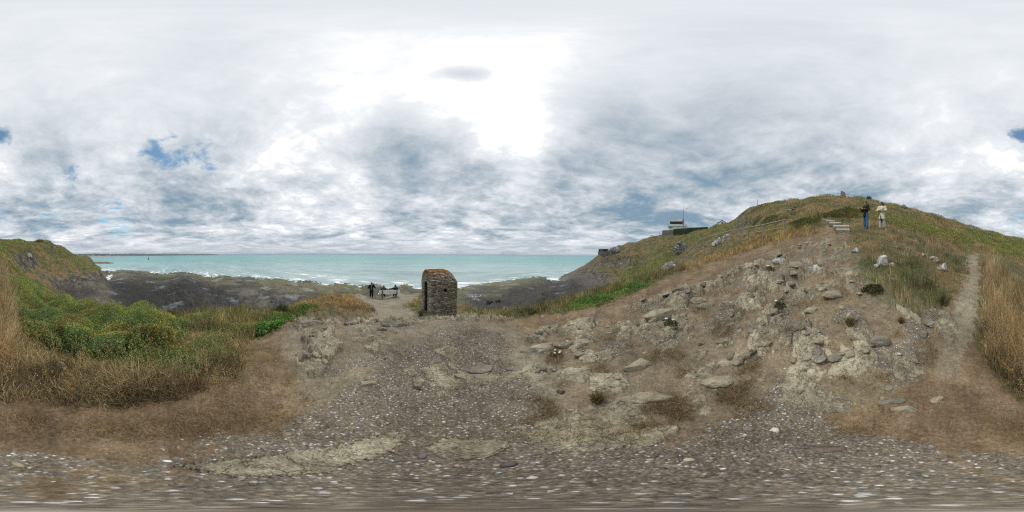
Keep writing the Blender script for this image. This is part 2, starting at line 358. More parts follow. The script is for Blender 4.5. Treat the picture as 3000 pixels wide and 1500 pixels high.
track2 = zone([(1290, 812), (1300, 803), (1420, 784), (1560, 744), (1700, 692), (1830, 642), (1985, 600), (2060, 590), (2010, 615), (1900, 650), (1760, 700), (1620, 760), (1480, 800)], 6) * near
tidal = sstep(-Z, 6.8, 8.6) * sstep(RR, 12, 20)
slope = np.hypot(np.gradient(Z, axis=0) / (DR * RR), np.gradient(Z, axis=1) / (2 * np.pi / NA * RR))
cliff = sstep(slope + .35 * fbm(X, Y, .12, 3, 51) - .30 * (U > 1790) - .22 * (U < 200), .75, 1.05) * sstep(RR, 24, 36) * (1 - tidal)
cliff = np.maximum(cliff, zone([(1432, 690), (1470, 672), (1520, 682), (1540, 700), (1500, 745), (1440, 760)], 6) * sstep(RR, 24, 34))
cliff = np.maximum(cliff, zone([(130, 712), (160, 700), (185, 690), (255, 685), (272, 700), (268, 735), (200, 750), (150, 735)], 6) * sstep(RR, 24, 34) * (U < 300))
for pts in ([(1525, 622), (1545, 614), (1562, 618), (1560, 640), (1530, 655), (1505, 655), (1518, 640)], [(1700, 655), (1715, 625), (1735, 612), (1790, 612), (1760, 640), (1740, 660)], [(1655, 675), (1690, 655), (1740, 650), (1720, 690), (1670, 690)],
            [(1800, 622), (1845, 598), (1910, 592), (1940, 600), (1890, 622), (1830, 632)], [(1850, 575), (1862, 560), (1876, 558), (1874, 570), (1856, 584)], [(1470, 655), (1500, 648), (1620, 664), (1640, 672), (1570, 674), (1480, 672)], [(2395, 650), (2500, 640), (2576, 650), (2576, 665), (2500, 656)], [(80, 688), (130, 690), (160, 700), (120, 712)]):
    cliff = np.maximum(cliff, zone(pts, 5) * sstep(fbm(X, Y, .5, 3, 57), -.25, .1) * sstep(RR, 16, 24))
cliff = np.where((U > 1700) & (RR > 30), cliff * sstep(fbm(X, Y, .33, 4, 59), -.12, .12) * .9, cliff)
algae = tidal * np.clip(sstep(-Z, 11.1, 12.0) * (.75 + 1.0 * fbm(X, Y, .07, 4, 61)) + zone([(1200, 745), (1240, 735), (1290, 738), (1280, 752), (1210, 757)], 6), 0, 1)
vegsoil = np.clip(1 - np.maximum.reduce([bare, tidal, cliff, path]), 0, 1)
wet = tidal * sstep(fbm(X * .6 + Y * .2, Y * .8, .16, 5, 71), .22, .34) * sstep(-Z, 9.6, 10.6)

# ------------------------------------------------------------------ real relief
dz = .010 * fbm(X, Y, 6, 3, 2) * sstep(RR, .2, .8) + .035 * fbm(X, Y, 1.1, 3, 4) * sstep(RR, .6, 2)
w1, w2, wid = worley(X * 1.1 + .5 * Y + .25 * fbm(X, Y, 1.3, 3, 5), Y * 2.0 - .9 * X + .25 * fbm(X, Y, 1.4, 3, 6), 1.25, 12)
v1, v2, vid = worley(X * 1.1 + .5 * Y + .15 * fbm(X, Y, 3, 2, 7), Y * 2.2 - .9 * X, 3.4, 13)
slab = (wid - .3) * .22 + (vid - .4) * .07 - .10 * np.exp(-((w2 - w1) / .07) ** 2) - .035 * np.exp(-((v2 - v1) / .07) ** 2) + .05 * fbm(X, Y, 2.2, 4, 14, True)
rk = sstep(rock, .25, .75)
dz += np.maximum(rightslope, platform) * sstep(bare, .2, .7) * (sstep(hrk, -.004, .012) * .035 + np.clip(hrk * 1.15, 0, .28)) * sstep(RR, .6, 2.6) * np.clip(RR / 5, .34, 1.1) + lipz * rk * np.clip(.05 + slab * .6, 0, .2)
dz += slabs * (.015 + .012 * rough_ + .015 * (saw2 - .5))
dz += vegsoil * .05 * fbm(X, Y, 1.5, 3, 8) * sstep(RR, 1, 4)
hill = sstep(RR, 14, 30) * (1 - tidal)
dz += hill * (.35 * fbm(X, Y, .22, 4, 15) + cliff * (.9 * fbm(X * 1.2 + Z * .6, Y * 1.2 - Z * .5, .35, 4, 17, True) - .2))
blackz = zone([(268, 712), (420, 702), (500, 706), (620, 770), (560, 800), (300, 800)], 16) + zone([(1170, 742), (1250, 745), (1310, 712), (1440, 696), (1475, 725), (1420, 800), (1200, 800)], 12)
dz += tidal * sstep(RR, 16, 30) * (1 + .9 * np.clip(blackz, 0, 1)) * (.55 * fbm(X * .8 + .5 * Y, 1.3 * Y - .3 * X, .16, 5, 18, True, .68) + .34 * fbm(X, Y, .6, 4, 19, True, .7) - .4) * (1 - .85 * wet)
Z = Z + dz
EDGEZ = zone([(760, 800), (935, 801), (945, 792), (920, 770), (760, 770)], 3) * sstep(RR, 7.6, 8.2) * near      # the turf lip over the cut bank
Z = Z + .22 * EDGEZ * vegsoil
Z = np.where((ZB > SEA + .12) & (RR > 20), np.maximum(Z, SEA + .07), Z)
Z = Z - .09 * sstep(in_poly(U, V, [(2072, 551), (2100, 553), (2142, 574), (2144, 584), (2104, 585), (2088, 566)]), -1, 2) * (RR > 9) * (RR < 13.5)
NRM = None
def zat(x, y, base=False):
    x = np.asarray(x, float); y = np.asarray(y, float)
    fa = (np.arctan2(x, y) % (2 * np.pi)) / (2 * np.pi) * NA
    fr = (np.log(np.maximum(np.hypot(x, y), R0)) - lr[0]) / DR
    return bil(ZB if base else Z, fa, fr)
def fat(A, x, y):
    fa = (np.arctan2(x, y) % (2 * np.pi)) / (2 * np.pi) * NA
    fr = (np.log(np.maximum(np.hypot(x, y), R0)) - lr[0]) / DR
    return bil(A, fa, fr)

# ------------------------------------------------------------------ mesh helpers
def np_mesh(name, verts, loops, starts, totals, smooth=False):
    me = bpy.data.meshes.new(name)
    me.vertices.add(len(verts)); me.vertices.foreach_set('co', np.asarray(verts, np.float32).ravel())
    me.loops.add(len(loops)); me.loops.foreach_set('vertex_index', np.asarray(loops, np.int32).ravel())
    me.polygons.add(len(starts)); me.polygons.foreach_set('loop_start', np.asarray(starts, np.int32)); me.polygons.foreach_set('loop_total', np.asarray(totals, np.int32))
    if smooth: me.polygons.foreach_set('use_smooth', np.ones(len(starts), bool))
    me.update(calc_edges=True)
    return me
def quads(name, verts, q, smooth=False):
    q = np.asarray(q); k = q.shape[1]
    return np_mesh(name, verts, q.ravel(), np.arange(len(q)) * k, np.full(len(q), k), smooth)
def vcol(me, name, c):
    a = me.attributes.new(name, 'FLOAT_COLOR', 'POINT')
    c = np.asarray(c, np.float32)
    if c.shape[1] == 3: c = np.concatenate([c, np.ones((len(c), 1), np.float32)], 1)
    a.data.foreach_set('color', c.ravel())
def link(me, name, mat=None, parent=None):
    o = bpy.data.objects.new(name, me); COL.objects.link(o)
    if mat is not None: me.materials.append(mat)
    if parent is not None: o.parent = parent
    return o
def tag(o, label=None, cat=None, group=None, kind=None):
    if label: o['label'] = label
    if cat: o['category'] = cat
    if group: o['group'] = group
    if kind: o['kind'] = kind
    return o
def new_mat(name):
    m = bpy.data.materials.new(name); m.use_nodes = True
    return m, NT(m.node_tree)
def out(n, bsdf): n.n('ShaderNodeOutputMaterial', i={0: bsdf})
def pbsdf(n, col, rough=.85, spec=.3, normal=None, **kw):
    p = n.n('ShaderNodeBsdfPrincipled', i={'Base Color': col, 'Roughness': rough, 'Specular IOR Level': spec})
    if normal is not None: n.set(p, 'Normal', normal)
    for k, v in kw.items(): n.set(p, k, v)
    return p
def bump(n, h, strength=.5, dist=.02):
    return n.n('ShaderNodeBump', i={'Height': h, 'Strength': strength, 'Distance': dist}).outputs[0]

# ------------------------------------------------------------------ ground materials
def pos(n): return n.n('ShaderNodeNewGeometry').outputs['Position']
def attr(n, name): return n.n('ShaderNodeAttribute', attribute_name=name).outputs['Color']
gmat, n = new_mat('ground')
p = pos(n)
sa = n.n('ShaderNodeSeparateColor', i={0: attr(n, 'wa')}); sb = n.n('ShaderNodeSeparateColor', i={0: attr(n, 'wb')}); s3 = n.n('ShaderNodeSeparateColor', i={0: attr(n, 'wc')})
gr, ro, vs = sa.outputs; ti, al, pa = sb.outputs; cl, we, gn = s3.outputs
n1 = n.noise(p, 1.6, 6, .6); n2 = n.noise(p, 9, 6, .65); n3 = n.noise(p, 45, 4, .7)
dirt = n.ramp(n.m('ADD', n.m('MULTIPLY', n1, .6), n.m('MULTIPLY', n3, .4)), [(.34, (.086, .058, .035)), (.5, (.158, .112, .068)), (.66, (.25, .188, .122))])
dirt = n.mix(n.m('MULTIPLY', n.mr(n.noise(p, 70, 3, .6), .60, .72), .45), dirt, (.30, .24, .17, 1))
straw = n.ramp(n.m('ADD', n.m('MULTIPLY', n2, .6), n.m('MULTIPLY', n3, .4)), [(.35, (.07, .052, .026)), (.52, (.16, .112, .052)), (.7, (.27, .19, .09))])
mossy = n.ramp(n2, [(.35, (.035, .045, .016)), (.65, (.085, .090, .033))])
soil = n.mix(n.mr(n.noise(p, .35, 5, .6), .42, .60), straw, mossy)
# pebbles
vc = n.vor(p, 62, 'Color'); vd = n.vor(p, 62, 'Distance')
vr = n.n('ShaderNodeSeparateColor', i={0: vc}).outputs[0]
peb = n.ramp(vr, [(0, (.085, .078, .066)), (.22, (.175, .158, .128)), (.42, (.24, .205, .16)), (.60, (.135, .126, .108)), (.76, (.27, .245, .20)), (.88, (.34, .33, .315)), (.93, (.60, .60, .60))], 'CONSTANT')
peb = n.mix(n.mr(vd, .35, .60, 0, .8), n.mix(.22, peb, (.20, .165, .115, 1)), (.14, .12, .09, 1))
rockc = n.ramp(n.m('ADD', n.m('MULTIPLY', n1, .45), n.m('ADD', n.m('MULTIPLY', n2, .35), n.m('MULTIPLY', n3, .2))), [(.35, (.07, .062, .043)), (.44, (.19, .172, .122)), (.55, (.315, .285, .205)), (.70, (.45, .415, .31))])
crk = n.vor(n.vm('MULTIPLY', n.vm('ADD', p, n.vm('MULTIPLY', n.n('ShaderNodeTexNoise', i={'Vector': p, 'Scale': 1.6, 'Detail': 6.0, 'Roughness': .65}).outputs['Color'], (1.2, 1.2, 1.2))), (1.0, 2.3, 1.0)), 2.6, 'Distance', 'DISTANCE_TO_EDGE')
rockc = n.mix(n.mr(crk, .0, .03, .4, 0), rockc, (.07, .062, .048, 1))
rockc = n.mix(n.mr(n.noise(p, 5, 5, .7), .62, .70, 0, .5), rockc, (.47, .46, .43, 1))
grey = n.ramp(n.m('ADD', n.m('MULTIPLY', n2, .5), n.m('MULTIPLY', n3, .5)), [(.35, (.150, .136, .100)), (.65, (.275, .250, .190))])
tid0 = n.noise(p, .28, 7, .66); tid1 = n.noise(p, 1.7, 6, .7)
tidc = n.ramp(n.m('ADD', n.m('MULTIPLY', tid0, .55), n.m('MULTIPLY', tid1, .45)), [(.38, (.012, .012, .013)), (.47, (.052, .048, .042)), (.55, (.125, .108, .08)), (.66, (.23, .20, .145))])
seaw = n.ramp(tid1, [(.35, (.055, .062, .02)), (.58, (.125, .135, .04)), (.75, (.19, .18, .085))])
tidc = n.mix(n.m('MULTIPLY', al, .9), tidc, seaw)
tidc = n.mix(n.mr(n.noise(p, .045, 4, .6), .42, .60, 0, .75), tidc, n.mix(.5, tidc, (.19, .16, .11, 1)))
tidc = n.mix(n.mr(n.noise(p, .06, 3, .6), .46, .58, 0, .55), tidc, (.022, .022, .024, 1))
tidc = n.mix(n.mr(n.noise(p, .9, 8, .72), .61, .66, 0, .7), tidc, (.28, .29, .30, 1))  # pale flecks: reflections off wet rock, painted into the colour
tidc = n.mix(n.m('MULTIPLY', gn, .80), tidc, (.016, .016, .017, 1))
tidc = n.mix(n.m('MULTIPLY', we, n.mr(n.noise(p, .5, 7, .7), .44, .58, 0, .5)), tidc, (.20, .215, .23, 1))
cliffc = n.ramp(n.m('ADD', n.m('MULTIPLY', n.noise(p, .6, 6, .65), .6), n.m('MULTIPLY', n1, .4)), [(.38, (.022, .02, .018)), (.5, (.075, .068, .055)), (.6, (.17, .155, .125)), (.72, (.36, .35, .32))])
cliffc = n.mix(n.mr(n.noise(p, .5, 5, .6), .62, .68, 0, .8), cliffc, (.30, .11, .025, 1))
dryt = n.mix(n.mr(n.noise(p, 1.1, 5, .65), .5, .62, 0, .75), dirt, straw)
c = n.mix(n.mr(n.noise(p, .5, 4), .45, .6), dirt, dryt)
c = n.mix(vs, c, soil)
c = n.mix(n.m('MULTIPLY', pa, .85), c, grey)
c = n.mix(n.mr(n.m('ADD', gr, n.m('MULTIPLY', n.m('SUBTRACT', n2, .5), 1.1)), .3, .55), c, peb)
rockc = n.mix(n.mr(n.noise(p, 2.6, 6, .7), .52, .66, 0, .4), rockc, dirt)
c = n.mix(n.mr(n.m('ADD', ro, n.m('ADD', n.m('MULTIPLY', n.m('SUBTRACT', n2, .5), 1.3), n.m('MULTIPLY', n.m('SUBTRACT', n3, .5), .6))), .40, .72), c, rockc)
c = n.mix(n.mr(n.m('ADD', cl, n.m('MULTIPLY', n.m('SUBTRACT', n1, .5), .9)), .35, .6), c, cliffc)
c = n.mix(ti, c, tidc)
grit = n.noise(p, 30, 6, .85); grit2 = n.noise(p, 5.5, 6, .75)
gsc = n.m('MULTIPLY', n.mr(grit, .30, .72, .50, 1.55, False), n.mr(grit2, .32, .70, .70, 1.36, False))
gsv = n.n('ShaderNodeCombineXYZ', i={0: gsc, 1: gsc, 2: gsc}).outputs[0]
c = n.mix(1.0, c, gsv, 'MULTIPLY')
c = n.mix(1.0, c, n.ramp(n.noise(p, .75, 5, .65), [(.36, (.80, .78, .76)), (.64, (1.18, 1.17, 1.15))]), 'MULTIPLY')
hgt = n.m('ADD', n.m('MULTIPLY', n2, .8), n.m('ADD', n.m('MULTIPLY', n3, .5), n.m('MULTIPLY', gr, n.m('MULTIPLY', vd, -.9))))
hgt = n.m('ADD', hgt, n.m('MULTIPLY', ro, n.mr(crk, 0, .04, -.7, 0)))
hgt = n.m('ADD', hgt, n.m('MULTIPLY', n.m('ADD', ti, cl), n.m('MULTIPLY', tid1, 14.0)))
rgh = n.m('SUBTRACT', .92, n.m('ADD', n.m('MULTIPLY', we, .62), n.m('MULTIPLY', ti, .18)))
out(n, pbsdf(n, c, rgh, .3, bump(n, hgt, .75, .028)))

# ------------------------------------------------------------------ ground meshes (one grid cut into named pieces)
verts = np.stack([X, Y, Z], -1).reshape(-1, 3)
jj, ii = np.meshgrid(np.arange(NR - 1), np.arange(NA), indexing='ij')
Q = np.stack([jj * NA + ii, jj * NA + (ii + 1) % NA, (jj + 1) * NA + (ii + 1) % NA, (jj + 1) * NA + ii], -1)[..., ::-1].reshape(-1, 4)
wa = np.stack([gravel, rock, vegsoil], -1).reshape(-1, 3); wb = np.stack([tidal, algae, dusty], -1).reshape(-1, 3); black = tidal * np.maximum(zone([(268, 712), (330, 704), (420, 706), (470, 698), (500, 706), (600, 735), (620, 770), (560, 800), (300, 800)], 16), zone([(1170, 742), (1250, 745), (1310, 715), (1440, 700), (1470, 730), (1420, 800), (1200, 800)], 12))
wc = np.stack([cliff, wet, black], -1).reshape(-1, 3)
fm = lambda A: A.reshape(-1)[Q].mean(1)
f_t, f_p, f_r, f_h = fm(tidal), fm(path), fm(RR), fm(vegsoil)
cls = np.zeros(len(Q), int)                          # 0 ground
cls[(f_r > 17) & (f_t < .5)] = 1                     # hillside
cls[(f_t >= .5)] = 2                                 # rocky shore
cls[(f_p >= .5)] = 3                                 # path
me_all = quads('land', verts, Q, True)
nrm = np.zeros(len(verts) * 3, np.float32); me_all.vertices.foreach_get('normal', nrm); NRM = nrm.reshape(-1, 3)
bpy.data.meshes.remove(me_all)
for k, nm in enumerate(['ground', 'hillside', 'rocky_shore', 'path']):
    q = Q[cls == k]
    ids, inv = np.unique(q.ravel(), return_inverse=True)
    vv = verts[ids]; qq = inv.reshape(-1, 4)
    loops = qq.ravel(); st = np.arange(len(qq)) * 4; tt = np.full(len(qq), 4)
    me = np_mesh(nm, vv, loops, st, tt, True)
    if k == 0:
        pass
    vcol(me, 'wa', wa[ids]); vcol(me, 'wb', wb[ids]); vcol(me, 'wc', wc[ids])
    me.normals_split_custom_set_from_vertices(NRM[ids].tolist())
    o = link(me, nm, gmat); tag(o, kind='structure')
# the small disc under the tripod
cv = np.concatenate([verts[:NA], [[0, 0, float(Z[0].mean())]]])
me = quads('ground_middle', cv, np.stack([(np.arange(NA) + 1) % NA, np.arange(NA), np.full(NA, NA)], -1), True)
vcol(me, 'wa', np.concatenate([wa[:NA], wa[:1]])); vcol(me, 'wb', np.concatenate([wb[:NA], wb[:1]])); vcol(me, 'wc', np.concatenate([wc[:NA], wc[:1]]))
tag(link(me, 'ground', gmat), kind='structure')

# ------------------------------------------------------------------ sea
sa_n, sr_n = 720, 230
sth = np.arange(sa_n) / sa_n * 2 * np.pi; srr = np.geomspace(18, 24000, sr_n)
ST, SR = np.meshgrid(sth, srr)
SX, SY = np.sin(ST) * SR, np.cos(ST) * SR
depth = np.where(SR < 415, SEA - zat(SX, SY), 4.0)
shoal = np.clip(1 - depth / 2.2, 0, 1)
sv = np.stack([SX, SY, np.full(SX.shape, SEA)], -1).reshape(-1, 3)
jj, ii = np.meshgrid(np.arange(sr_n - 1), np.arange(sa_n), indexing='ij')
SQ = np.stack([jj * sa_n + ii, jj * sa_n + (ii + 1) % sa_n, (jj + 1) * sa_n + (ii + 1) % sa_n, (jj + 1) * sa_n + ii], -1)[..., ::-1].reshape(-1, 4)
seen = (depth > -1.0).reshape(-1)[SQ].any(1)
smat, n = new_mat('sea_water')
p = pos(n)
lp = n.vm('MULTIPLY', p, (.30, 1.0, 1.0))
sx = n.n('ShaderNodeSeparateXYZ', i={0: p})
rad = n.vm('LENGTH', p)
# swell lines run roughly across the view of the bay
rot = n.n('ShaderNodeVectorRotate', rotation_type='Z_AXIS', i={'Vector': p, 'Angle': R(-28)}).outputs[0]
st = n.vm('MULTIPLY', rot, (.22, 1.0, 1.0))
wv1 = n.noise(st, .045, 6, .6); wv2 = n.noise(st, .35, 4, .6); wv3 = n.noise(st, 1.6, 3, .6); wv0 = n.noise(st, .0045, 5, .6)
sho = n.n('ShaderNodeSeparateColor', i={0: attr(n, 'shoal')}).outputs[0]
wc_ = n.ramp(n.m('ADD', n.m('MULTIPLY', wv1, .4), n.m('ADD', n.m('MULTIPLY', wv0, .35), n.m('MULTIPLY', wv2, .25))), [(.36, (.105, .265, .27)), (.5, (.15, .345, .34)), (.64, (.215, .42, .405))])
farc = n.mix(n.mr(rad, 300, 5000, 0, .6), wc_, (.085, .29, .325, 1))
edge = n.m('MAXIMUM', n.mr(rad, 80, 430, .95, 0), 0.0)
grey_w = n.ramp(n.m('ADD', n.m('MULTIPLY', wv1, .5), n.m('MULTIPLY', wv2, .5)), [(.38, (.25, .31, .31)), (.62, (.52, .56, .56))])
c = n.mix(n.m('MULTIPLY', edge, .75), farc, grey_w)
foam_n = n.m('ADD', n.m('MULTIPLY', wv2, .6), n.m('ADD', n.m('MULTIPLY', wv1, .55), n.m('MULTIPLY', wv3, .3)))
foam = n.mr(n.m('ADD', foam_n, n.m('MULTIPLY', sho, .17)), .885, .965)
foam = n.m('MULTIPLY', foam, n.mr(rad, 110, 260, 1, .0))
c = n.mix(foam, c, (.82, .84, .84, 1))
h = n.m('ADD', n.m('MULTIPLY', wv2, .45), n.m('ADD', n.m('MULTIPLY', wv3, .12), n.m('MULTIPLY', wv1, 1.2)))
bs = n.m('DIVIDE', 26.0, n.m('ADD', rad, 50.0))
out(n, pbsdf(n, c, n.m('ADD', .38, n.m('MULTIPLY', foam, .4)), .18, bump(n, h, bs, .8)))
ids, inv = np.unique(SQ[seen].ravel(), return_inverse=True)
me = quads('sea', sv[ids], inv.reshape(-1, 4), True)
sh = shoal.reshape(-1)[ids]
vcol(me, 'shoal', np.stack([sh, sh, sh], -1))
tag(link(me, 'sea', smat), kind='structure')

# ------------------------------------------------------------------ grass, gorse, pebbles
def cells(lam, seed):
    """scatter points over the grid, lam per grid cell; returns x, y, r, u, v"""
    g = np.random.default_rng(seed)
    L = np.clip(lam[:-1], 0, None)
    k = g.poisson(L)
    j, i = np.nonzero(k); k = k[j, i]
    j = np.repeat(j, k); i = np.repeat(i, k)
    t = (i + g.random(len(i))) / NA * 2 * np.pi; l = lr[0] + (j + g.random(len(j))) * DR
    r = np.exp(l)
    return np.sin(t) * r, np.cos(t) * r, r, j, i, g
def blades(name, x, y, z, hgt, wid, col, lean, g, mat, tipcol=None, curl=.25):
    N = len(x)
    a = g.random(N) * 2 * np.pi; la = a + g.normal(0, .9, N) + np.pi / 2
    ex, ey = np.cos(a) * wid / 2, np.sin(a) * wid / 2
    lx, ly = np.cos(la) * lean * hgt, np.sin(la) * lean * hgt
    up = hgt * np.sqrt(np.clip(1 - lean ** 2 * .8, .1, 1))
    B = np.zeros((N, 5, 3))
    for k, (s, f, wf) in enumerate([(-1, 0, 1), (1, 0, 1), (1, .55, .75), (-1, .55, .75), (0, 1, 0)]):
        q = f * f * (1 - curl) + f * curl
        B[:, k, 0] = x + s * ex * wf + lx * q; B[:, k, 1] = y + s * ey * wf + ly * q; B[:, k, 2] = z - .02 * (f == 0) + up * f
    idx = np.arange(N)[:, None] * 5
    loops = np.concatenate([idx + np.array([[0, 1, 2, 3]]), idx + np.array([[3, 2, 4]])], 1).ravel()
    st = (np.arange(N)[:, None] * 7 + np.array([[0, 4]])).ravel(); tt = np.tile([4, 3], N)
    me = np_mesh(name, B.reshape(-1, 3), loops, st, tt)
    C = np.repeat(col[:, None, :], 5, 1)
    if tipcol is not None: C[:, 4] = tipcol; C[:, 2:4] = .6 * C[:, 2:4] + .4 * tipcol[:, None]
    vcol(me, 'col', C.reshape(-1, 3))
    return link(me, name, mat)
def leaf_mat(name, trans=.35):
    m, n = new_mat(name)
    c = attr(n, 'col')
    c = n.mix(.55, c, n.mix(1.0, c, n.ramp(n.noise(pos(n), 3.0, 3), [(.3, (.55, .55, .55)), (.7, (1.35, 1.3, 1.2))]), 'MULTIPLY'))
    p_ = pbsdf(n, c, .8, .15)
    t = n.n('ShaderNodeBsdfTranslucent', i={'Color': c})
    mx = n.n('ShaderNodeMixShader', i={0: trans, 1: p_, 2: t})
    out(n, mx)
    return m
M_GRASS, M_LEAF = leaf_mat('grass_blade', .5), leaf_mat('leaf', .35)
def palette(g, N, frac_green, dry=None, green=None):
    dry = np.array(dry if dry is not None else [(.48, .365, .20), (.36, .265, .14), (.60, .48, .29), (.25, .17, .09), (.43, .295, .135), (.68, .57, .40)])
    green = np.array(green if green is not None else [(.12, .15, .045), (.16, .18, .065), (.09, .115, .035), (.20, .20, .085)])
    isg = g.random(N) < frac_green
    c = np.where(isg[:, None], green[g.integers(0, len(green), N)], dry[g.integers(0, len(dry), N)])
    return c * (.75 + .5 * g.random((N, 1)))
Z1 = lambda pts, s=6: zone(pts, s)
L1 = np.maximum(zwrap([(-110, 690), (0, 690), (40, 740), (60, 830), (150, 890), (250, 910), (330, 890), (430, 880), (470, 830), (560, 830), (622, 868), (600, 965), (450, 1010), (300, 1035), (150, 1028), (0, 1004), (-110, 985)], 8), 0) * near
R1z = np.maximum(zone([(2470, 660), (2500, 668), (2600, 730), (2610, 800), (2600, 1012), (2560, 990), (2494, 925), (2468, 860), (2478, 760)], 16), zone([(-106, 660), (-76, 668), (24, 730), (34, 800), (24, 1012), (-16, 990), (-82, 925), (-108, 860), (-98, 760)], 16)) * near
Lm = zone([(330, 775), (500, 785), (690, 770), (760, 765), (740, 800), (700, 812), (650, 840), (615, 872), (560, 835), (470, 830), (390, 800)], 6) * near
HUMP = zone([(690, 800), (730, 775), (800, 742), (880, 742), (925, 768), (945, 788), (930, 796), (770, 796)], 4) * near
BX = zone([(1000, 773), (1030, 762), (1064, 738), (1066, 788), (1040, 780)], 3) * near
BN = np.exp(-(((X + 11.2) / 1.5) ** 2 + ((Y - 11.9) / .8) ** 2) ** 2)
S3 = zone([(1150, 762), (1250, 788), (1330, 778), (1480, 735), (1640, 688), (1760, 648), (1832, 628), (1765, 664), (1700, 688), (1560, 740), (1420, 781), (1300, 801), (1190, 800)], 5) * near
S4 = zone([(1690, 692), (1760, 648), (1830, 606), (1900, 590), (1990, 578), (2056, 572), (2072, 588), (1985, 602), (1900, 624), (1800, 658)], 5) * near
S5 = zone([(2132, 594), (2140, 562), (2250, 545), (2440, 596), (2446, 650), (2428, 720), (2388, 780), (2300, 806), (2215, 745), (2165, 660)], 12) * near
inst = 1 - np.maximum(path, 0)
tuft = sstep(fbm(X, Y, 1.3, 4, 81), .0, .28)
HILLV = vegsoil * sstep(RR, 11, 16) * (RR < 150) * (V < 700) * (1 - .8 * track2)
STEPZ = zone([(2060, 548), (2100, 553), (2160, 580), (2160, 588), (2100, 588), (2060, 560)], 3) * near
noplant = inst * (1 - .97 * STEPZ)
GREENP = [([(10, 712), (60, 700), (130, 700), (270, 738), (330, 765), (392, 800), (474, 830), (436, 882), (330, 897), (250, 917), (150, 892), (66, 842)], .46, 13, 0),
          ([(640, 832), (680, 796), (755, 768), (795, 784), (722, 806), (692, 832), (650, 852)], .16, 7, 1),
          ([(425, 806), (520, 790), (600, 788), (690, 798), (640, 838), (560, 836), (480, 832)], .16, 5, 0),
          ([(250, 905), (350, 888), (440, 884), (520, 850), (580, 850), (590, 900), (480, 940), (330, 950)], .20, 2.0, 0),
          ([(1405, 788), (1480, 750), (1560, 728), (1640, 700), (1622, 725), (1500, 772)], .25, 4, 1),
          ([(-80, 612), (20, 600), (110, 600), (195, 640), (190, 652), (60, 648), (-80, 645)], .5, 4.5, 0),
          ([(2496, 612), (2596, 603), (2686, 604), (2600, 640), (2500, 640)], .5, 3.0, 0),
          ([(120, 655), (200, 655), (262, 664), (240, 682), (180, 672)], .6, 2.6, 0), ([(10, 690), (60, 700), (170, 740), (120, 745), (20, 722)], .5, 3, 0),
          ([(1560, 700), (1590, 660), (1680, 612), (1760, 596), (1800, 606), (1740, 622), (1700, 652), (1650, 690), (1600, 722), (1540, 742)], .9, 4.5, 0),
          ([(1640, 594), (1750, 578), (1850, 556), (1845, 590), (1740, 606)], .7, 3, 0), ([(1850, 552), (1880, 525), (1940, 512), (1935, 524), (1870, 548)], .5, 3, 2),
          ([(1985, 566), (2090, 540), (2172, 533), (2162, 552), (2060, 566), (2000, 582)], .65, 10, 2), ([(1870, 566), (1940, 545), (1990, 530), (1998, 545), (1940, 566), (1890, 578)], .7, 8, 2),
          ([(2180, 545), (2260, 538), (2330, 558), (2440, 590), (2576, 640), (2576, 662), (2440, 626), (2350, 602), (2240, 570)], .45, 3.4, 0),
          ([(2400, 562), (2576, 612), (2576, 640), (2450, 604)], .6, 3.4, 0), ([(1515, 655), (1560, 648), (1590, 646), (1570, 660), (1525, 664)], .8, 5, 2), ([(1920, 590), (1975, 578), (1985, 565), (1930, 575)], .3, 5, 0)]
gorse = np.zeros_like(X); gh = np.zeros_like(X); gk = np.zeros_like(X)
for k, (pts, hh, lam, kind) in enumerate(GREENP):
    m = zone(pts, 7) * (1 if k else near)
    if k > 4: m = m * sstep(fbm(X, Y, .16, 4, 90 + k), -.28, .05) * sstep(RR, 10, 12)
    else: m = m * near
    new = m * lam > gorse
    gorse = np.where(new, m * lam, gorse); gh = np.where(new, hh * np.sqrt(m), gh); gk = np.where(new, kind, gk)
extra = HILLV * sstep(fbm(X, Y, .20, 5, 77), .04, .17) * 2.6
new = extra > gorse
gorse = np.where(new, extra, gorse); gh = np.where(new, .5, gh); gk = np.where(new, 0, gk)
gmask = np.clip(gorse / 3, 0, 1)
bd1, bd2, bid = worley(X, Y, 1.0, 33); bd1f, _, bidf = worley(X, Y, .42, 34)
dome = np.where(RR < 14, np.clip(1 - bd1 ** 2 * 1.3, .1, 1) * (.55 + .7 * bid), np.clip(1 - bd1f ** 2 * 1.2, .1, 1) * (.4 + 1.0 * bidf))
GH = gh * dome
grn = np.clip(.30 + 1.3 * fbm(X, Y, .28, 4, 66), .03, .85)
L1e = np.maximum(0, zwrap([(-110, 690), (0, 690), (40, 740), (60, 830), (150, 890), (250, 910), (330, 890), (430, 880), (470, 830), (560, 830), (622, 868), (600, 965), (450, 1010), (300, 1035), (150, 1028), (0, 1004), (-110, 985)], 60))
lam = (1.0 + .9 * sstep(RR, 2, 4)) * L1 * (.35 + .65 * L1e) * (1 - .85 * gmask) + 2.8 * R1z + 2.2 * Lm * (1 - .4 * gmask) + 2.6 * HUMP + 2.2 * BX + 1.6 * BN + 2.4 * S3 + 2.8 * S4 + 1.5 * S5 * (.25 + tuft) + 1.5 * HILLV * (1 - .6 * gmask)
clh = np.clip(.95 + 1.3 * fbm(X, Y, 1.4, 3, 45), .3, 1.6)
h0 = np.maximum.reduce([.23 * L1 * (.30 + .70 * L1e), .50 * R1z, .26 * Lm, .20 * HUMP, .22 * BX, .16 * BN, .32 * S3, .40 * S4, .26 * S5, .36 * HILLV])
fg = np.where(R1z > .4, .12, np.where(L1 > .4, .25 + .32 * sstep(RR, 1.6, 3.2), np.where(HUMP > .4, .22, np.where(S4 > .4, .10, np.where(S3 > .4, .62, np.where(S5 > .4, .50, np.where(Lm > .4, .68, grn)))))))
fg = np.clip(fg + .35 * fbm(X, Y, 1.1, 3, 44) * (RR < 14), .02, .95)
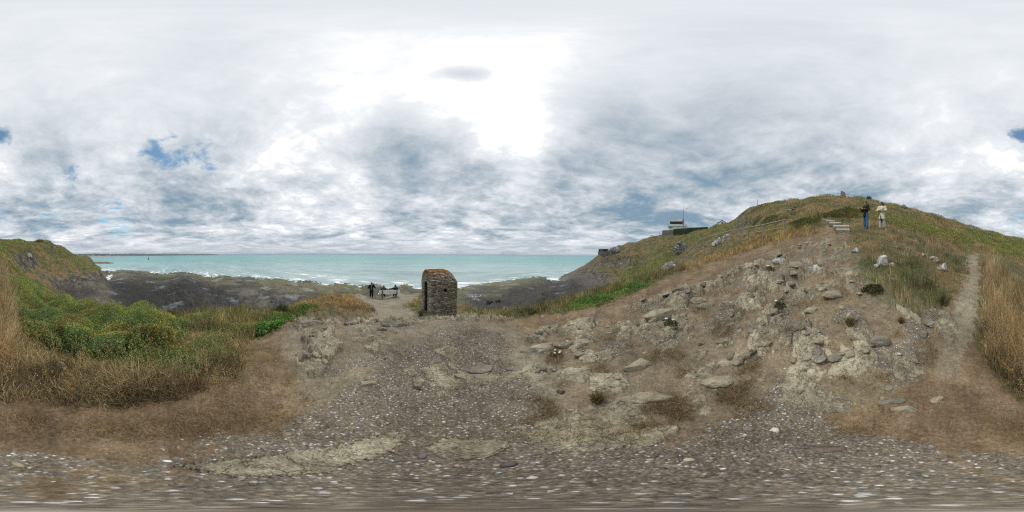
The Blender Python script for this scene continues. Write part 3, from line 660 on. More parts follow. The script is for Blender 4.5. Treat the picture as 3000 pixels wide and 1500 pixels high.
x, y, r, j, i, g = cells(lam * noplant * (RR > 1.0), 101)
ok = g.random(len(x)) < .98
hh = h0[j, i] * (.45 + .75 * g.random(len(x))) * np.where(r < 1.4, .75, 1)
hh = np.where(R1z[j, i] > .4, hh * np.clip(r / 3.0, .45, 1.25), hh) * np.where(r < 12, clh[j, i], 1)
cc = palette(g, len(x), fg[j, i]) * np.clip(1 + 1.3 * fbm(x, y, 1.9, 3, 46) + .7 * fbm(x, y, .5, 2, 47), .45, 1.7)[:, None]
cc[r > 11] *= np.array([1.06, 1.0, .84])
hm = HUMP[j, i] > .4
cc[hm] *= np.array([1.12, .92, .75])
wd = np.maximum(.0060, r * .0012) * (.6 + .8 * g.random(len(x)))
ln = np.clip(np.abs(g.normal(.30, .22, len(x))) + .42 * (L1[j, i] > .3) * sstep(-r, -4.5, -2.0), .03, .98)
tag(blades('dry_grass', x, y, zat(x, y), hh, wd, cc, ln, g, M_GRASS), kind='stuff')
# short dead wisps over the bare ground
clump = sstep(fbm(X, Y, 2.1, 4, 131), .12, .3) * (1 - .8 * gravel) * (1 - rock * .85)
lam = bare * (.10 + 2.2 * clump * (rightslope * 1.1 + .35 * zone([(600, 860), (700, 850), (900, 1010), (700, 1100), (300, 1090), (0, 1080), (0, 1040), (450, 1050)], 20) + .5 * zone([(1960, 900), (2300, 820), (2350, 900), (2200, 1080), (2000, 1100)], 25))) * (RR > .75) * (RR < 14) * (1 - path)
lam = lam + .28 * bare * zone([(-60, 1030), (150, 1062), (300, 1068), (450, 1040), (620, 960), (720, 960), (700, 1090), (300, 1110), (-60, 1080)], 14) * near
x, y, r, j, i, g = cells(lam, 102)
N = len(x); hh = (.03 + .14 * g.random(N) ** 1.5) * np.clip(r / 2, .7, 2.0)
cc = palette(g, N, .16, dry=[(.37, .255, .14), (.28, .18, .09), (.52, .41, .27), (.21, .13, .065), (.45, .34, .22)])
tag(blades('dead_grass', x, y, zat(x, y), hh, np.maximum(.0034, r * .0011) * (.7 + .7 * g.random(N)), cc, np.clip(g.normal(.8, .22, N), .1, 1.08), g, M_GRASS), kind='stuff')
# gorse and other low scrub
x, y, r, j, i, g = cells(gorse * noplant, 103)
N = len(x)
f = g.random(N) ** .45
zz = zat(x, y) + GH[j, i] * f
s = np.maximum(.016, r * .0028) * (.6 + .9 * g.random(N))
s = np.where(gk[j, i] == 1, s * 1.7, s)
nrm_ = g.normal(0, 1, (N, 3)); nrm_[:, 2] = np.abs(nrm_[:, 2]) * .9 + .3; nrm_ /= np.linalg.norm(nrm_, axis=1, keepdims=True)
t1 = np.cross(nrm_, g.normal(0, 1, (N, 3))); t1 /= np.linalg.norm(t1, axis=1, keepdims=True); t2 = np.cross(nrm_, t1)
def leaves(name, c0, s, t1, t2, nn, col, mat):
    N = len(c0); s = s[:, None]
    Vt = np.stack([c0 - t1 * s, c0 - t2 * s * .45 + nn * s * .15, c0 + t1 * s, c0 + t2 * s * .45 + nn * s * .15], 1)
    me = quads(name, Vt.reshape(-1, 3), np.arange(N * 4).reshape(-1, 4))
    vcol(me, 'col', np.repeat(col, 4, 0))
    return link(me, name, mat)
kk = gk[j, i]
pal0 = np.array([(.155, .215, .06), (.20, .27, .08), (.11, .165, .048), (.25, .29, .105)]); pal1 = np.array([(.075, .17, .035), (.12, .24, .055), (.17, .27, .07)]); pal2 = np.array([(.05, .075, .022), (.07, .098, .03), (.10, .12, .04)])
ch = g.integers(0, 4, N)
cc = np.where((kk == 1)[:, None], pal1[ch % 3], np.where((kk == 2)[:, None], pal2[ch % 3], pal0[ch]))
brown = g.random(N) < np.clip(.16 + .9 * fbm(x, y, .8, 3, 99), 0, .6) * (kk != 1)
cc = np.where(brown[:, None], np.array([.20, .13, .05]), cc) * (.7 + .6 * g.random((N, 1)))
bt = np.clip(.5 + .28 * (np.where(r < 14, bid[j, i], bidf[j, i]) - .5) + 1.1 * fbm(x, y, 1.3, 3, 171) + .6 * fbm(x, y, .25, 3, 172), 0, 1)[:, None]
cc = cc * (.92 + .72 * bt) * (1 + (bt - .5) * np.array([[.34, .06, -.25]]))
tag(leaves('gorse_foliage', np.stack([x, y, zz], -1), s, t1, t2, nrm_, cc, M_LEAF), kind='stuff')
# oat stalks with hanging spikelets
lam = (.030 * L1 + .085 * R1z) * (RR > 1.3)
x, y, r, j, i, g = cells(lam, 104)
N = len(x); hh = (.55 + .35 * g.random(N)) * np.clip(r / 2.6, .5, 1.2); zz = zat(x, y)
la = g.random(N) * 6.283; le = .15 + .3 * g.random(N)
cc = palette(g, N, 0, dry=[(.46, .33, .16), (.36, .24, .10), (.52, .41, .24)])
st_ = blades('oat_stalks', x, y, zz, hh, np.maximum(.003, r * .0009), cc, le, np.random.default_rng(5), M_GRASS)
gg = np.random.default_rng(5); a_ = gg.random(N) * 2 * np.pi; la = a_ + gg.normal(0, .9, N) + np.pi / 2
c0, ss, col = [], [], []
for k in range(9):
    f = .62 + .04 * k + .02 * gg.random(N)
    q = f * f * .75 + f * .25
    up = hh * np.sqrt(np.clip(1 - le ** 2 * .8, .1, 1))
    c0.append(np.stack([x + np.cos(la) * le * hh * q + gg.normal(0, .012, N), y + np.sin(la) * le * hh * q + gg.normal(0, .012, N), zz + up * f - .008], -1)); ss.append(np.maximum(.011, r * .0022)); col.append(cc * 1.15)
c0 = np.concatenate(c0); ss = np.concatenate(ss); col = np.concatenate(col); M = len(c0)
t1 = gg.normal(0, .35, (M, 3)); t1[:, 2] = -1; t1 /= np.linalg.norm(t1, axis=1, keepdims=True); nn = np.cross(t1, gg.normal(0, 1, (M, 3))); nn /= np.linalg.norm(nn, axis=1, keepdims=True)
sp = leaves('oat_heads', c0, ss, t1, np.cross(nn, t1), nn, col, M_GRASS)
tag(st_, kind='stuff'); tag(sp, kind='stuff')

# ------------------------------------------------------------------ pebbles
area = (RR ** 2) * DR * 2 * np.pi / NA
lam = gravel * (1 - .6 * rock) * np.clip(560 / (.35 + RR ** 1.9), 0, 560) * area * (RR > .28) * (RR < 5.5)
lam = lam + (bare * 22 * area * (RR > .4) * (RR < 5))
lam = lam * (1 - .95 * slabs) * np.clip(.55 + 1.9 * fbm(X, Y, 1.6, 4, 151), .12, 1.7)
x, y, r, j, i, g = cells(lam, 105)
N = len(x); print('pebbles', N)
sz = (.0040 + .0125 * g.random(N) ** 3.0 + .022 * (g.random(N) > .985)) * (1 + .16 * r)
ph = (1 + 5 ** .5) / 2
ico = np.array([(-1, ph, 0), (1, ph, 0), (-1, -ph, 0), (1, -ph, 0), (0, -1, ph), (0, 1, ph), (0, -1, -ph), (0, 1, -ph), (ph, 0, -1), (ph, 0, 1), (-ph, 0, -1), (-ph, 0, 1)]) / math.sqrt(1 + ph * ph)
icf = np.array([(0, 11, 5), (0, 5, 1), (0, 1, 7), (0, 7, 10), (0, 10, 11), (1, 5, 9), (5, 11, 4), (11, 10, 2), (10, 7, 6), (7, 1, 8), (3, 9, 4), (3, 4, 2), (3, 2, 6), (3, 6, 8), (3, 8, 9), (4, 9, 5), (2, 4, 11), (6, 2, 10), (8, 6, 7), (9, 8, 1)])
S = np.stack([sz * (.8 + .6 * g.random(N)), sz * (.55 + .5 * g.random(N)), sz * (.25 + .3 * g.random(N))], -1)
vv = ico[None] * (1 + .18 * g.normal(0, 1, (N, 12, 1))) * S[:, None]
a = g.random(N) * 6.283; ca_, sa_ = np.cos(a)[:, None], np.sin(a)[:, None]
vx = vv[..., 0] * ca_ - vv[..., 1] * sa_; vy = vv[..., 0] * sa_ + vv[..., 1] * ca_
vz = vv[..., 2] + (zat(x, y) + S[:, 2] * .35)[:, None]
vv = np.stack([vx + x[:, None], vy + y[:, None], vz], -1)
me = quads('pebbles', vv.reshape(-1, 3), (icf[None] + np.arange(N)[:, None, None] * 12).reshape(-1, 3), True)
pp = np.array([(.10, .10, .105), (.18, .165, .14), (.27, .23, .175), (.14, .14, .145), (.36, .32, .25), (.50, .50, .50), (.22, .12, .085), (.085, .088, .095), (.62, .62, .62), (.20, .19, .175)])
cc = pp[g.choice(len(pp), N, p=[.17, .19, .16, .14, .09, .055, .02, .075, .03, .07])] * (.8 + .4 * g.random((N, 1))) * np.array([1.05, 1.0, .89])
vcol(me, 'col', np.repeat(cc, 12, 0))
m, n = new_mat('pebble'); pc = attr(n, 'col')
out(n, pbsdf(n, n.mix(n.mr(n.noise(pos(n), 260, 3), .45, .7, 0, .35), pc, (.13, .11, .09, 1)), .8, .3))
tag(link(me, 'pebbles', m), kind='stuff')

# ------------------------------------------------------------------ small builders
def G(u, v, lift=0.0):
    """the ground seen at (u, v): first hit along that line"""
    i = int(round(((u - 1288) / 2576 % 1) * NA)) % NA
    if not hasattr(G, 'V'): G.V = project(X, Y, Z)[1]
    col = G.V[:, i]
    j = int(np.argmax(col[40:] <= v)) + 40
    t = (col[j - 1] - v) / max(col[j - 1] - col[j], 1e-6)
    r = math.exp(lr[j - 1] + t * DR)
    d = udir(u, v); a = math.atan2(d[0], d[1])
    x, y = math.sin(a) * r, math.cos(a) * r
    return np.array([x, y, float(zat(x, y)) + lift]), r
def GF(x, y, lift=0.0): return G(x * .85867, y * .85867, lift)
def azim(p): return math.atan2(p[0], p[1])
class MB:
    def __init__(s): s.bm = bmesh.new()
    def box(s, c, size, rot=None, bev=0.0):
        r = bmesh.ops.create_cube(s.bm, size=1.0)['verts']
        M = Matrix.Translation(Vector(c)) @ (rot.to_4x4() if rot is not None else Matrix.Identity(4)) @ Matrix.Diagonal((*size, 1))
        bmesh.ops.transform(s.bm, matrix=M, verts=r)
        if bev:
            es = list({e for v in r for e in v.link_edges})
            bmesh.ops.bevel(s.bm, geom=es, offset=bev, segments=2, profile=.6, affect='EDGES')
        return s
    def cone(s, p0, p1, r0, r1=None, seg=10, caps=True):
        p0, p1 = Vector(p0), Vector(p1); d = p1 - p0
        r1 = r0 if r1 is None else r1
        M = Matrix.Translation((p0 + p1) / 2) @ d.to_track_quat('Z', 'Y').to_matrix().to_4x4()
        bmesh.ops.create_cone(s.bm, cap_ends=caps, segments=seg, radius1=r0, radius2=r1, depth=d.length, matrix=M)
        return s
    def ball(s, c, rad, rot=None, sub=2):
        rad = (rad,) * 3 if isinstance(rad, (int, float)) else rad
        M = Matrix.Translation(Vector(c)) @ (rot.to_4x4() if rot is not None else Matrix.Identity(4)) @ Matrix.Diagonal((*rad, 1))
        bmesh.ops.create_icosphere(s.bm, subdivisions=sub, radius=1.0, matrix=M)
        return s
    def tube(s, pts, rad, seg=10):
        rad = [rad] * len(pts) if isinstance(rad, (int, float)) else rad
        for a, b_, ra, rb in zip(pts[:-1], pts[1:], rad[:-1], rad[1:]): s.cone(a, b_, ra, rb, seg)
        for q, ra in zip(pts, rad): s.ball(q, ra, sub=2)
        return s
    def prism(s, poly, axis0, axis1, org, ext):
        """polygon in the plane (axis0, axis1) at org, pushed along ext"""
        a0, a1, og, ex = Vector(axis0), Vector(axis1), Vector(org), Vector(ext)
        lo = [s.bm.verts.new(og + a0 * x + a1 * y) for x, y in poly]; hi = [s.bm.verts.new(v.co + ex) for v in lo]
        k = len(poly)
        f = [s.bm.faces.new(lo), s.bm.faces.new(hi[::-1])]
        for q in range(k): f.append(s.bm.faces.new((lo[q], hi[q], hi[(q + 1) % k], lo[(q + 1) % k])))
        bmesh.ops.triangulate(s.bm, faces=f[:2], ngon_method='EAR_CLIP')
        return s
    def mesh(s, name, smooth=False, jit=0.0):
        bmesh.ops.recalc_face_normals(s.bm, faces=s.bm.faces)
        me = bpy.data.meshes.new(name); s.bm.to_mesh(me); s.bm.free()
        if smooth: me.polygons.foreach_set('use_smooth', np.ones(len(me.polygons), bool))
        return me
    def build(s, name, mat, parent=None, smooth=False): return link(s.mesh(name, smooth), name, mat, parent)
def empty(name, loc, rz=0.0):
    o = bpy.data.objects.new(name, None); COL.objects.link(o); o.location = loc; o.rotation_euler = (0, 0, rz); o.empty_display_size = .2
    return o
def copy_tree(o, parent=None):
    c = o.copy(); COL.objects.link(c)
    if parent is not None: c.parent = parent
    for ch in list(o.children): copy_tree(ch, c)
    return c
def simple(name, col, rough=.8, spec=.3, var=.25, scale=8.0, bmp=.0, bscale=40):
    m, n = new_mat(name)
    tc = n.n('ShaderNodeTexCoord').outputs['Object']
    nz = n.noise(tc, scale, 5, .6)
    c = n.mix(n.mr(nz, .35, .65), tuple(k * (1 - var) for k in col), tuple(min(1, k * (1 + var)) for k in col))
    nm = bump(n, n.noise(tc, bscale, 4, .6), bmp, .02) if bmp else None
    out(n, pbsdf(n, c, rough, spec, nm))
    return m

# ------------------------------------------------------------------ rocks
def rock_mat(name, base, lichen_w=.0, lichen_o=.0, dark=.0, scale=1.0):
    m, n = new_mat(name)
    tc = pos(n)
    a = n.noise(tc, 2.2 * scale, 6, .65); b_ = n.noise(tc, 9 * scale, 6, .7); c_ = n.noise(tc, 34 * scale, 4, .7)
    f = n.m('ADD', n.m('MULTIPLY', a, .45), n.m('ADD', n.m('MULTIPLY', b_, .35), n.m('MULTIPLY', c_, .2)))
    B = np.array(base)
    c = n.ramp(f, [(.34, tuple(B * .22)), (.46, tuple(B * .75)), (.6, tuple(B * 1.15)), (.74, tuple(np.minimum(B * 1.6, .8)))])
    if lichen_w: c = n.mix(n.mr(n.noise(tc, 6 * scale, 6, .7), .64 - lichen_w, .70 - lichen_w, 0, .85), c, (.56, .56, .54, 1))
    if lichen_o: c = n.mix(n.mr(n.noise(n.vm('ADD', tc, (7.1, 3.3, 1.7)), 3.4 * scale, 5, .65), .66 - lichen_o, .72 - lichen_o, 0, .9), c, (.36, .12, .022, 1))
    if dark: c = n.mix(n.mr(n.noise(n.vm('ADD', tc, (2.1, 9.3, 4.7)), 4.5 * scale, 5, .65), .66 - dark, .72 - dark, 0, .9), c, (.04, .037, .033, 1))
    hg = n.m('ADD', n.m('MULTIPLY', b_, 1.0), n.m('MULTIPLY', c_, .5))
    out(n, pbsdf(n, c, .9, .25, bump(n, hg, .8, .03 / scale)))
    return m
RM_PALE = rock_mat('pale_rock', (.33, .29, .205), .02, 0, .02)
RM_GREY = rock_mat('grey_rock', (.23, .21, .16), .04, 0, .08)
RM_WHITE = rock_mat('white_lichen_rock', (.30, .29, .26), .18, .06, .06)
RM_ORANGE = rock_mat('orange_lichen_rock', (.24, .225, .20), .13, .15, .10)
RM_CRAG = rock_mat('crag_rock', (.24, .225, .20), .10, .10, .14, .25)
RM_CRAGP = rock_mat('pale_crag_rock', (.33, .32, .28), .12, .03, .10, .25)
RM_DARK = rock_mat('dark_rock', (.055, .05, .042), 0, 0, .05, .4)
RM_BROWN = rock_mat('brown_cobble', (.16, .12, .10), 0, 0, 0)
def rock_mesh(name, size, seed, cuts=9, rough=.16, sub=4, tilt=0.0):
    cuts += 4; rough *= 1.5
    g = np.random.default_rng(seed)
    bm = bmesh.new(); bmesh.ops.create_icosphere(bm, subdivisions=sub, radius=1.0)
    v = np.array([q.co[:] for q in bm.verts])
    for k in range(cuts):                          # slice off flat facets
        nn = g.normal(0, 1, 3); nn[2] = abs(nn[2]) * .8; nn /= np.linalg.norm(nn)
        d = .42 + .38 * g.random(); s = v @ nn - d
        v = v - np.clip(s, 0, None)[:, None] * nn * .92
    nz = fbm(v[:, 0] * 1.7 + v[:, 2] + seed, v[:, 1] * 1.7 - v[:, 2] * .8, 1.3, 4, seed % 97) + .5 * fbm(v[:, 0] + 3 * v[:, 2], v[:, 1] - 2 * v[:, 2], 3.5, 3, seed % 89)
    v = v * (1 + rough * nz)[:, None]
    v = v * np.array(size) / 2
    if tilt: v[:, 2] += v[:, 0] * tilt
    for q, c in zip(bm.verts, v): q.co = c
    me = bpy.data.meshes.new(name); bm.to_mesh(me); bm.free()
    me.polygons.foreach_set('use_smooth', np.ones(len(me.polygons), bool))
    return me
def px_size(w_px, r): return w_px / 3000 * 2 * math.pi * r
_rk = [0]
def rock_at(x, y, wpx, hm, dm, mat, label, name='rock', turn=0.0, cuts=9, sink=.3, rough=.16, cat='rock', sub=4, tilt=0.0):
    """a rock whose base is seen at full-size photo point (x, y); wpx wide there; hm, dm: height and depth as shares of the width"""
    p, r = GF(x, y); W = px_size(wpx, math.hypot(r, CAMZ - p[2]))
    _rk[0] += 1
    me = rock_mesh(name, (W, W * dm, W * hm), 100 + _rk[0] * 7, cuts, rough, sub, tilt)
    o = link(me, name, mat)
    o.location = (p[0], p[1], p[2] + W * hm * (.5 - sink))
    o.rotation_euler = (0, 0, -azim(p) + turn)
    return tag(o, label, cat)
ROCKS = [
    (2588, 772, 50, .85, .7, RM_WHITE, 'white lichened boulder with a few orange spots on the grassy slope below the woman', .2, 9, .25),
    (2566, 780, 20, .7, .8, RM_WHITE, 'small lichened stone at the left foot of the white boulder below the woman', .3, 9, .3),
    (2614, 776, 26, .6, .8, RM_ORANGE, 'orange spotted stone at the right foot of the white boulder below the woman', .6, 9, .3),
    (2700, 748, 26, .6, .8, RM_ORANGE, 'low orange lichened stone at the very top of the outcrop beside the path', .1, 9, .3),
    (2508, 738, 32, .75, .7, RM_WHITE, 'small white lichened rock just below the wooden steps', .4, 8, .3),
    (2735, 765, 40, .8, .8, RM_ORANGE, 'orange and white lichened rock at the upper end of the outcrop beside the path', .3, 9, .3),
    (2762, 790, 48, .75, .7, RM_ORANGE, 'dark white and orange lichened rock at the lower end of the outcrop beside the path', -.4, 9, .3),
    (2438, 868, 74, .42, .6, RM_PALE, 'flat pale slab with a shaded underside on the upper bare slope', .15, 6, .22),
    (2612, 1178, 56, .36, .5, RM_GREY, 'oval grey stone, upper of the two lying together in brown dirt', .3, 5, .35),
    (2642, 1200, 58, .30, .5, RM_PALE, 'flat tan stone, lower of the two lying together in brown dirt', -.2, 6, .35),
    (2744, 1170, 22, .6, 1.5, RM_PALE, 'slender pale pointed stone lying alone in the dirt beside the path', -.5, 7, .35),
    (2708, 985, 26, 1.5, .8, RM_GREY, 'upright leaning grey stone at the edge of the narrow path', .5, 8, .3),
    (2420, 1316, 44, .30, .6, RM_BROWN, 'smooth oval brown cobble lying on the grey shingle', 0, 2, .35),
    (1892, 1162, 120, .22, .42, RM_PALE, 'long low tan slab with a rounded top in the middle of the stony slope', .1, 5, .35),
    (2102, 1118, 72, .42, .75, RM_PALE, 'rounded pale boulder with flat top half sunk in the gravel slope', .1, 6, .35),
    (1402, 1082, 78, .16, .5, RM_GREY, 'flat grey slab, upper of the pair bedded in the gravel', .1, 6, .3),
    (1396, 1106, 80, .16, .45, RM_GREY, 'flat grey slab, lower of the pair bedded in the gravel', -.1, 6, .3),
    (1592, 1022, 110, .32, .5, RM_PALE, 'layered pale outcrop with a sharp left end beside the white flowering clump', .5, 10, .3),
    (1662, 1012, 74, .38, .6, RM_GREY, 'grey wedge of outcrop leaning up the slope right of the layered pale one', .6, 9, .3),
    (1870, 1075, 84, .45, .6, RM_PALE, 'tan humped outcrop above the long low slab', .4, 8, .35),
    (2140, 900, 70, .55, .7, RM_PALE, 'large cracked tan outcrop in the upper middle of the stony slope', .6, 10, .3),
    (2068, 900, 60, .40, .7, RM_GREY, 'grey block of outcrop left of the large cracked tan one', .2, 9, .3),
    (1935, 925, 110, .34, .55, RM_PALE, 'long tan outcrop with shaded notches behind the two white flower heads', .3, 10, .3),
    (2050, 885, 62, .42, .55, RM_PALE, 'pale outcrop block above a dark crevice on the slope', -.2, 9, .3),
    (1990, 850, 50, .42, .5, RM_GREY, 'low dark edged rock beside the dirt track', .3, 8, .35),
    (2330, 780, 66, .42, .6, RM_PALE, 'broad pale ledge of rock right of the white flowers on the upper slope', .3, 9, .3),
    (2290, 770, 54, .5, .6, RM_WHITE, 'pale lichened ledge of rock left of the broad ledge on the upper slope', .2, 9, .3),
    (2390, 790, 58, .45, .6, RM_WHITE, 'pale lichened rock just above the flat slab', -.3, 9, .3),
    (2270, 915, 48, .5, .7, RM_GREY, 'grey rock below the cushion of white flowers', .2, 9, .3),
    (2330, 960, 64, .34, .6, RM_GREY, 'low grey rock with a tan top by the heather patch', .3, 8, .3),
    (2378, 912, 48, .5, .6, RM_PALE, 'tan angular rock standing over the heather patch', .2, 9, .3),
    (2450, 1050, 66, .26, .5, RM_GREY, 'flat grey rock with one tan side low on the dirt slope', .2, 7, .35),
    (2570, 1000, 92, .30, .7, RM_GREY, 'wide flat grey bedrock slab in the middle of the dirt slope', .1, 6, .4),
    (2100, 655 + 63, 40, .8, .8, RM_CRAGP, 'pale jagged rock poking through the grass under the handrail', .2, 9, .3),
    (1030, 950, 46, .5, .6, RM_GREY, 'angular grey block on the front lip of the gravel platform', .3, 9, .3),
    (900, 953, 92, .28, .5, RM_GREY, 'long grey ledge on the left part of the platform lip', .2, 9, .35),
    (1160, 953, 84, .32, .5, RM_GREY, 'grey ledge on the platform lip in front of the stone hut', -.2, 9, .35),
    (1075, 1125, 50, .22, .6, RM_PALE, 'small flat tan slab in the gravel left of the flat pair', .3, 7, .35),
]
for row in ROCKS:
    x, y, wpx, hm, dm, mat, lab, turn, cuts, sink = row
    rock_at(x, y, wpx, hm, dm, mat, lab, turn=turn, cuts=cuts, sink=sink)
# crags of the gully and the headlands
CR = [(2000, 735, 62, .8, .8, RM_CRAG, 'grey crag covered in orange lichen, upper of two on the gully slope'), (1962, 790, 58, .8, .8, RM_CRAG, 'grey crag with orange lichen, lower of two on the gully slope'),
      (1800, 735, 40, .75, .8, RM_CRAGP, 'pale bare rock knob on the ridge beside the lookout bunker'), (2130, 700, 50, .55, .7, RM_CRAGP, 'pale broken crag behind the lower end of the wooden handrail'),
      (84, 752, 26, .6, .8, RM_CRAGP, 'grey rounded boulder alone on the green left headland'), (2640, 608, 34, .5, .7, RM_GREY, 'grey rock knob breaking the skyline right of the woman'),
      (1435, 890, 30, .6, .8, RM_DARK, 'round brown boulder on the dark foreshore right of the stone hut'), (1460, 884, 20, .7, .8, RM_DARK, 'black boulder next to the round brown one on the foreshore')]
for x, y, wpx, hm, dm, mat, lab in CR:
    rock_at(x, y, wpx, hm, dm, mat, lab, name='crag' if mat in (RM_CRAG, RM_CRAGP) else 'rock', cuts=12, sink=.35, rough=.34, sub=5)
# broken ledges of the bedrock, jutting out level from the slope
lprotos = [rock_mesh('ledge', (1, .62, .30), 700 + k * 17, 12, .17, 4) for k in range(7)]
for q, me in enumerate(lprotos): me.materials.append(RM_PALE if q % 3 else RM_GREY)
lam = rightslope * sstep(hrk, .0, .05) * sstep(bare, .4, .8) * (1 - path) * (RR > 1.9) * (RR < 11) * .016 + platform * sstep(hrk, 0, .04) * .006
x, y, r, j, i, g = cells(lam, 207)
sel = g.permutation(len(x))[:85]; print('ledges', len(x))
for k in sel:
    wv = (.16 + .20 * g.random()) * (.55 + .16 * r[k])
    o = bpy.data.objects.new('ledge', lprotos[int(g.integers(0, 7))]); COL.objects.link(o)
    o.location = (x[k], y[k], float(zat(x[k], y[k])) + wv * .035); o.scale = (wv, wv * (.8 + .5 * g.random()), wv * (.8 + .5 * g.random()))
    o.rotation_euler = (g.normal(0, .12), g.normal(0, .12), R(-28) + g.normal(0, .35))
    tag(o, 'broken tan ledge of bedrock jutting from the bare stony slope', 'rock', 'broken bedrock ledges on the bare slope')
# the many stones bedded in the bare slope: nothing tells them apart
protos = [rock_mesh('stone', (1, .72, .42), 900 + k * 13, 8, .16, 3) for k in range(8)]
for me, mt in zip(protos, [RM_PALE, RM_GREY, RM_PALE, RM_GREY, RM_PALE, RM_GREY, RM_PALE, RM_GREY]): me.materials.append(mt)
lam = rightslope * (.25 + rock) * sstep(bare, .3, .7) * (1 - path) * (1 - gravel * .3) * (RR > 1.2) * .012 + platform * rock * .006 + S5 * .0012
x, y, r, j, i, g = cells(lam, 201)
sel = g.permutation(len(x))[:170]
for k in sel:
    wv = (.05 + .12 * g.random() ** 2) * (.6 + .22 * r[k])
    o = bpy.data.objects.new('stone', protos[int(g.integers(0, 8))]); COL.objects.link(o)
    o.location = (x[k], y[k], float(zat(x[k], y[k])) + wv * .02); o.scale = (wv, wv, wv * (.7 + .5 * g.random()))
    o.rotation_euler = (g.normal(0, .15), g.normal(0, .15), g.random() * 6.28)
    tag(o, 'small angular stone bedded among others in the bare brown slope', 'stone', 'small stones bedded in the bare slope')

# ------------------------------------------------------------------ dry-stone hut
def stone_mat(name, lichen):
    m, n = new_mat(name)
    tc = n.n('ShaderNodeTexCoord').outputs['Object']
    z = n.n('ShaderNodeSeparateXYZ', i={0: tc}).outputs[2]
    rnd = n.n('ShaderNodeSeparateColor', i={0: attr(n, 'rnd')}).outputs[0]
    a = n.noise(tc, 7, 6, .65); b_ = n.noise(tc, 30, 5, .7)
    c = n.ramp(n.m('ADD', n.m('MULTIPLY', rnd, .55), n.m('MULTIPLY', a, .45)), [(.15, (.12, .10, .075)), (.4, (.255, .22, .165)), (.6, (.375, .33, .255)), (.85, (.54, .495, .41))])
    c = n.mix(n.mr(n.noise(tc, 14, 5, .7), .60, .68, 0, .7), c, (.38, .37, .34, 1))
    if lichen:
        f = n.mr(n.m('ADD', z, n.m('MULTIPLY', n.m('SUBTRACT', n.noise(tc, 5, 5, .7), .5), 1.1)), 2.20, 2.44, 0, .92)
        c = n.mix(f, c, n.ramp(b_, [(.35, (.20, .08, .018)), (.57, (.32, .13, .028)), (.68, (.38, .31, .20))]))
    out(n, pbsdf(n, c, .92, .2, bump(n, n.m('ADD', n.m('MULTIPLY', b_, .6), a), .7, .02)))
    return m
HM = stone_mat('hut_stone', True)
HDARK = simple('hut_core_dark', (.045, .04, .033), .95, .1)  # near-black core and lining, seen in the gaps between the dry stones
HW, HL, HB, HS, HT = 1.41, 1.80, -.75, 1.70, 2.56           # width, length, buried foot, spring of the vault, crown above the base
A = Vector((-4.33, 8.0, 0)); dl = Vector((.588, .809, 0)); dw = Vector((-.809, .588, 0))
hz = float(zat(-4.33, 8.0)) - .02
hut = empty('stone_hut', (A.x, A.y, -1.80)); hut.rotation_euler = (0, 0, math.atan2(dl.y, dl.x))     # local x along the long wall, y across
tag(hut, 'small dry-stone watch hut with vaulted orange lichened roof below the gravel platform', 'stone hut')
g = np.random.default_rng(55)
def arch_y(z):           # half width of the gable at height z
    if z < HS: return HW / 2
    return HW / 2 * math.sqrt(max(0, 1 - ((z - HS) / (HT - HS)) ** 2))
class Stones:
    def __init__(s): s.v, s.f, s.c = [], [], []
    def add(s, fn, a0, a1, z0, z1, d0, d1):
        """one stone between a0..a1 along, z0..z1 up, d0..d1 outward; fn maps (a, z, d) to a point"""
        b0 = len(s.v); ja = min(.012, (a1 - a0) * .2); jz = min(.008, (z1 - z0) * .25)
        q = lambda: g.uniform(-1, 1)
        for d, ins in ((d0, 0), (d1, 1)):
            for a, z in ((a0, z0), (a1, z0), (a1, z1), (a0, z1)):
                aa = a + (ja * .7 * (1 if a == a0 else -1) * ins) + q() * ja * .4; zz = z + (jz * .8 * (1 if z == z0 else -1) * ins) + q() * jz * .5
                s.v.append(fn(aa, zz, d + q() * .008 * ins))
        for f in ((0, 1, 5, 4), (1, 2, 6, 5), (2, 3, 7, 6), (3, 0, 4, 7), (4, 5, 6, 7), (3, 2, 1, 0)): s.f.append([b0 + k for k in f])
        s.c += [[g.random()] * 3] * 8
    def build(s, name, mat, parent):
        me = quads(name, np.array(s.v), np.array(s.f)); vcol(me, 'rnd', np.array(s.c))
        bm = bmesh.new(); bm.from_mesh(me); bmesh.ops.recalc_face_normals(bm, faces=bm.faces); bm.to_mesh(me); bm.free()
        return link(me, name, mat, parent)
def courses(z0, z1, lo=.045, hi=.085):
    zs = [z0]
    while zs[-1] < z1 - .02: zs.append(min(z1, zs[-1] + g.uniform(lo, hi)))
    return list(zip(zs[:-1], zs[1:]))
def run(a0, a1, lo=.14, hi=.40):
    xs = [a0]
    while xs[-1] < a1 - .06: xs.append(min(a1, xs[-1] + g.uniform(lo, hi)))
    if xs[-1] < a1: xs[-1] = a1
    return list(zip(xs[:-1], xs[1:]))
TH_ = .26
wx0, wx1, wz0, wz1 = .86, 1.06, 1.22, 1.44                    # loophole in the long wall
def long_wall(name, fn, window):
    S = Stones()
    for z0, z1 in courses(HB, HS):
        segs = [(0, HL)]
        if window and z1 > wz0 + .02 and z0 < wz1 - .02: segs = [(0, wx0), (wx1, HL)]
        for s0, s1 in segs:
            for a0, a1 in run(s0, s1): S.add(fn, a0 + .006, a1 - .006, z0 + .004, z1 - .004, -.10, .0 + g.uniform(-.012, .022))
    return S.build(name, HM, hut)
wl = long_wall('wall', lambda a, z, d: (a, -d, z), True)
long_wall('wall', lambda a, z, d: (HL - a, HW + d, z), False)
